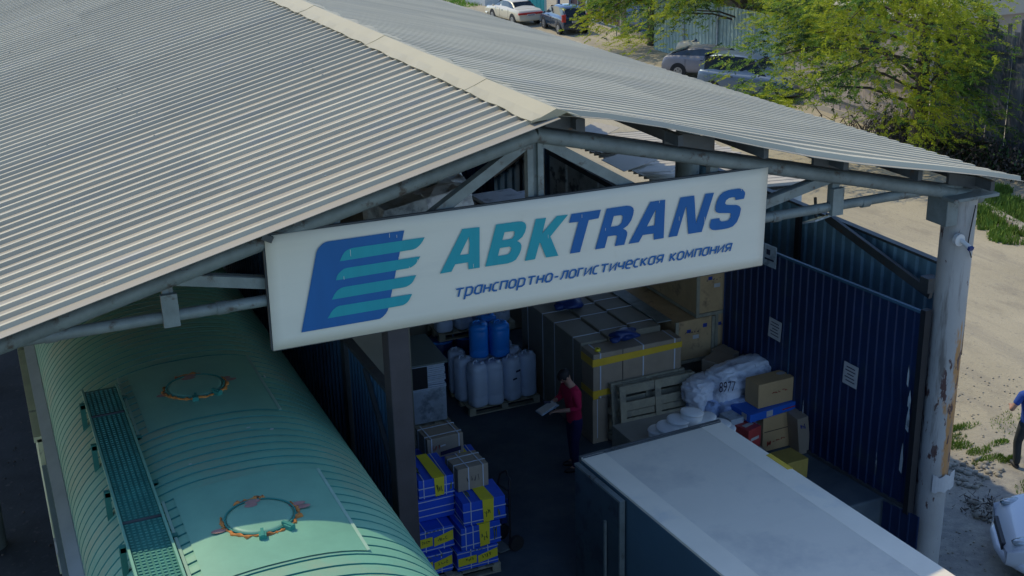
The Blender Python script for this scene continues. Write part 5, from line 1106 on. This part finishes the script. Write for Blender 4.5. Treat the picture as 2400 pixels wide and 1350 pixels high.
for px, py, rx, ry in ((2300, 460, .9, .7), (2335, 480, 1.0, .6), (2370, 500, 1.0, .6), (2300, 500, .5, .5), (2340, 525, .9, .6), (2385, 555, .9, .7), (2325, 450, .7, .5), (2030, 350, .6, .6), (1795, 235, 1, 1)): q = P_(px, py); sp_.append((q.x, q.y, rx, ry))
grasspatch('grass', sp_, 900, .30, 3)
sp_ = []
for px, py, rx, ry in ((2225, 1030, .38, .2), (2250, 1045, .3, .15), (2295, 1058, .28, .14), (2320, 1075, .3, .12), (2262, 1000, .4, .12), (2335, 1040, .3, .1), (2366, 1078, .25, .1), (2300, 1085, .2, .1), (2215, 1010, .3, .12)): q = P_(px, py); sp_.append((q.x, q.y, rx, ry))
sp_ += [(7.3, 1.6, .5, .4), (7.6, 3.4, .6, .5), (9.9, 1.2, .5, .3), (11.6, 3.2, .8, .5), (8.9, 3.6, .7, .3)]
grasspatch('weeds', sp_, 420, .09, 4)
sp_ = [(30, 66, 12, 5), (24, 70, 6, 4), (20, 75, 8, 5), (27.3, 56.6, .8, 1.5), (24.5, 27.5, .8, 1.6), (24.4, 25, .6, .8)]
grasspatch('lawn_grass', [(24, 68, 4, 4.5), (29, 68, 3, 4), (19, 72, 6, 6), (27.0, 56.0, .7, 1.2)], 5000, .35, 9, mat('bright lawn grass', (.16, .30, .04), .8, 0, .3, .5, trans=.2))
b = MB(); rr = random.Random(77)
for cx, cy, rx, ry, n, sz in ((9.15, 2.15, .7, .55, 260, .035), (8.6, .9, .35, .35, 120, .06), (8.0, 0, 1.4, 1.8, 500, .012), (10.5, 4.5, 2.5, 2.5, 900, .012)):
    for _ in range(n):
        a, r = rr.uniform(0, 2*PI), rr.random()**.6; s = sz*rr.choice((.3, .5, .6, .8, 1, 2.0)); b.blob((cx+rx*r*math.cos(a), cy+ry*r*math.sin(a), G+s*.3), (s, s*rr.uniform(.6, 1), s*.6), rr.randint(0, 99), .15, n=1)
stuff('rubble', b, 'stone')
b = MB()
for _ in range(200):
    q = (8.55+rr.gauss(0, .22), .95+rr.gauss(0, .2), G+abs(rr.gauss(0, .07))); a = rr.uniform(0, 2*PI); l_ = rr.uniform(.03, .2)*rr.random(); b.bar(q, (q[0]+l_*math.cos(a), q[1]+l_*math.sin(a), q[2]+rr.uniform(-.03, .08)), rr.choice((.004, .006, .012)), rr.choice((.003, .02)))
stuff('wood_scraps', b, 'twig')
b = MB()
for _ in range(260):
    y = rr.uniform(-6, 12); q = (rr.uniform(-8, -5.6), y, G+.02); s = rr.uniform(.006, .03); b.blob(q, (s, s, s*.5), rr.randint(0, 50), .2, n=1)
stuff('gravel', b, 'twig')
t = thing('coupling_scrap', 'dark heap of scrap on the track bed left of the wagon', 'scrap', (-6.6, 1.4, G)); b = MB()
for i in range(5): b.blob((rr.uniform(-.3, .3), rr.uniform(-1.2, 1.2), .12), (.3, .35, .2), i, .2, n=2)
obj('lumps', b, 'dark', t); b = MB(); b.bar((-.6, .3, .1), (.3, .0, .12), .05); obj('rod', b, 'dsteel', t)

# ================================================================== TREES
def tree(name, label, base, H, R, seed, nspray, mats=('leaf', 'leaf2', 'leafd'), zlo=.25, drop=.9, lean=(0, 0), leafs=.09, off=(0, 0), ell=(1, 1)):
    rr = random.Random(seed); t = thing(name, label, 'tree', base)
    tb = MB(); top = Vector((lean[0], lean[1], H*.72)); tp = [Vector((0, 0, -.05)), Vector((lean[0]*.2+.08, lean[1]*.2, H*.2)), Vector((lean[0]*.6-.05, lean[1]*.6, H*.45)), top]
    tb.tube(tp, [R*.065, R*.052, R*.036, R*.014], 12); tr_ = obj('trunk', tb, 'bark', t)
    lb = MB(); cb = [MB(), MB(), MB()]; tips = []
    for i in range(26):
        f = rr.uniform(.28, .95); a = 2.4*i+rr.uniform(-.4, .4); k = min(2, int(f*3)); o_ = tp[k].lerp(tp[k+1], f*3-k) if k < 3 else top
        L = R*rr.uniform(.6, 1.0)*(1.15-f*.45); hx, hy = off; d = Vector((math.cos(a)*ell[0], math.sin(a)*ell[1], 0)); up = rr.uniform(.15, .45)*L
        pts = [o_+(d*L+Vector((hx, hy, 0)))*s+Vector((rr.uniform(-.1, .1), rr.uniform(-.1, .1), up*math.sin(s*2.2)-drop*.5*s*s*L*.5)) for s in (0, .3, .6, .85, 1.05)]
        lb.tube(pts, [R*.012, R*.009, R*.006, R*.004, R*.002], 6); tips += [(pts[j].lerp(pts[j+1], rr.random()), d) for j in (1, 2, 2, 3, 3, 3)]
    def spray(p, d, L, mi):
        b_ = cb[mi]; a = rr.uniform(-1.1, 1.1); dd = Vector((d.x*math.cos(a)-d.y*math.sin(a), d.x*math.sin(a)+d.y*math.cos(a), rr.uniform(-.45, .45))).normalized(); n = int(L/.05)
        vel = dd; q = p.copy(); cv = rr.uniform(-.05, .05); sd = vel.cross(Vector((0, 0, 1)))
        for i in range(n):
            s = i/n; vel = (vel+Vector((0, 0, -.035*drop))+sd*cv).normalized(); q = q+vel*.05
            for _ in range(4):
                ax = Vector((rr.uniform(-1, 1), rr.uniform(-1, 1), rr.uniform(-1, 1))).normalized(); bx = ax.cross(vel).normalized(); e = leafs*rr.uniform(.4, 1.1)*(1-.55*s); c = q+ax*.05*(1-.6*s)
                b_.add([c-bx*e*.32, c+vel*e*.6+ax*e*.6, c+bx*e*.32, c-vel*e*.3-ax*e*.2], [(0, 1, 2, 3)])
    for i in range(nspray):
        p, d = rr.choice(tips); p = p+Vector((rr.gauss(0, R*.13), rr.gauss(0, R*.13), rr.gauss(0, R*.10)))
        dn = p-Vector((off[0]*.5, off[1]*.5, H*.5)); dn.z = 0; dd = dn.normalized() if dn.length > .1 else d
        clump = math.sin(p.x*1.3+seed)+math.sin(p.y*1.1+2)+math.sin(p.z*1.7)
        if clump < -1.2 and rr.random() < .75: continue
        mi = 0 if clump+rr.gauss(0, .8) > .0 else (1 if rr.random() < .65 else 2)
        spray(p, dd, rr.uniform(.25, .85), mi)
    obj('limbs', lb, 'bark', tr_)
    big = MB()
    for i, b_ in enumerate(cb): big.add(b_.v, b_.f, i)
    obj('crown', big, list(mats), t)
    return t
tree('drooping_tree', 'big yellow green tree with dark trunk in front of the grey board fence', (23.0, 19.9, G), 8.6, 4.9, 3, 5600, drop=.8, lean=(.3, .2), off=(-1.3, 1.2))
tree('drooping_tree', 'fresh green tree hanging over the parked silver cars', (26.9, 36.0, G), 8.2, 4.6, 8, 4800, drop=.9, lean=(-.3, .3), off=(-.6, 1.0))
tree('drooping_tree', 'pale green tree by the concrete pole', (26.9, 44.6, G), 7.6, 3.9, 14, 3600, drop=1.2, off=(-.2, -.8), leafs=.11)
tree('drooping_tree', 'shaded green tree at the right edge beyond the board fence', (28.2, 12.5, G), 9.0, 3.9, 21, 2000, mats=('leaf', 'leaf2', 'leafd'), drop=1.0, off=(-1.2, 0))
# bush and dry brush below
t = thing('dry_brush', 'tangle of dry bare twigs at the foot of the fence by the trunk', 'bush', (23.3, 21.6, G)); b = MB(); rr = random.Random(9)
for i in range(170):
    x, y = rr.gauss(0, .9), rr.gauss(0, 1.6); a = rr.uniform(0, 2*PI); l_ = rr.uniform(.6, 1.7); p = [Vector((x, y, 0)), Vector((x+math.cos(a)*l_*.4, y+math.sin(a)*l_*.4, l_*.5)), Vector((x+math.cos(a)*l_*.9, y+math.sin(a)*l_*.9, l_*rr.uniform(.2, .8)))]; b.tube(p, [.022, .013, .005], 5, cap=False)
obj('twigs', b, 'twig', t)
t = thing('dark_hedge', 'dark overgrown hedge in shade along the foot of the board fence', 'hedge', (24.3, 18.2, G)); b = MB()
for i in range(9000):
    x, y, z = rr.gauss(0, .35), rr.uniform(-6, 5), abs(rr.gauss(0, .5)); e = rr.uniform(.04, .1); ax = Vector((rr.uniform(-1, 1), rr.uniform(-1, 1), rr.uniform(-1, 1))).normalized(); bx = ax.cross(Vector((0, .3, 1))).normalized(); c = Vector((x, y, z)); b.add([c-ax*e, c+bx*e*.5, c+ax*e, c-bx*e*.5], [(0, 1, 2, 3)], 0 if rr.random() < .6 else 1)
obj('foliage', b, ['twig', 'leafd'], t); b = MB(); [b.tube([(rr.uniform(-.2, .2), y, 0), (rr.uniform(-.3, .3), y, .9)], .03, 6) for y in np.arange(-5.5, 5, .8)]; obj('stem', b, 'bark', t)
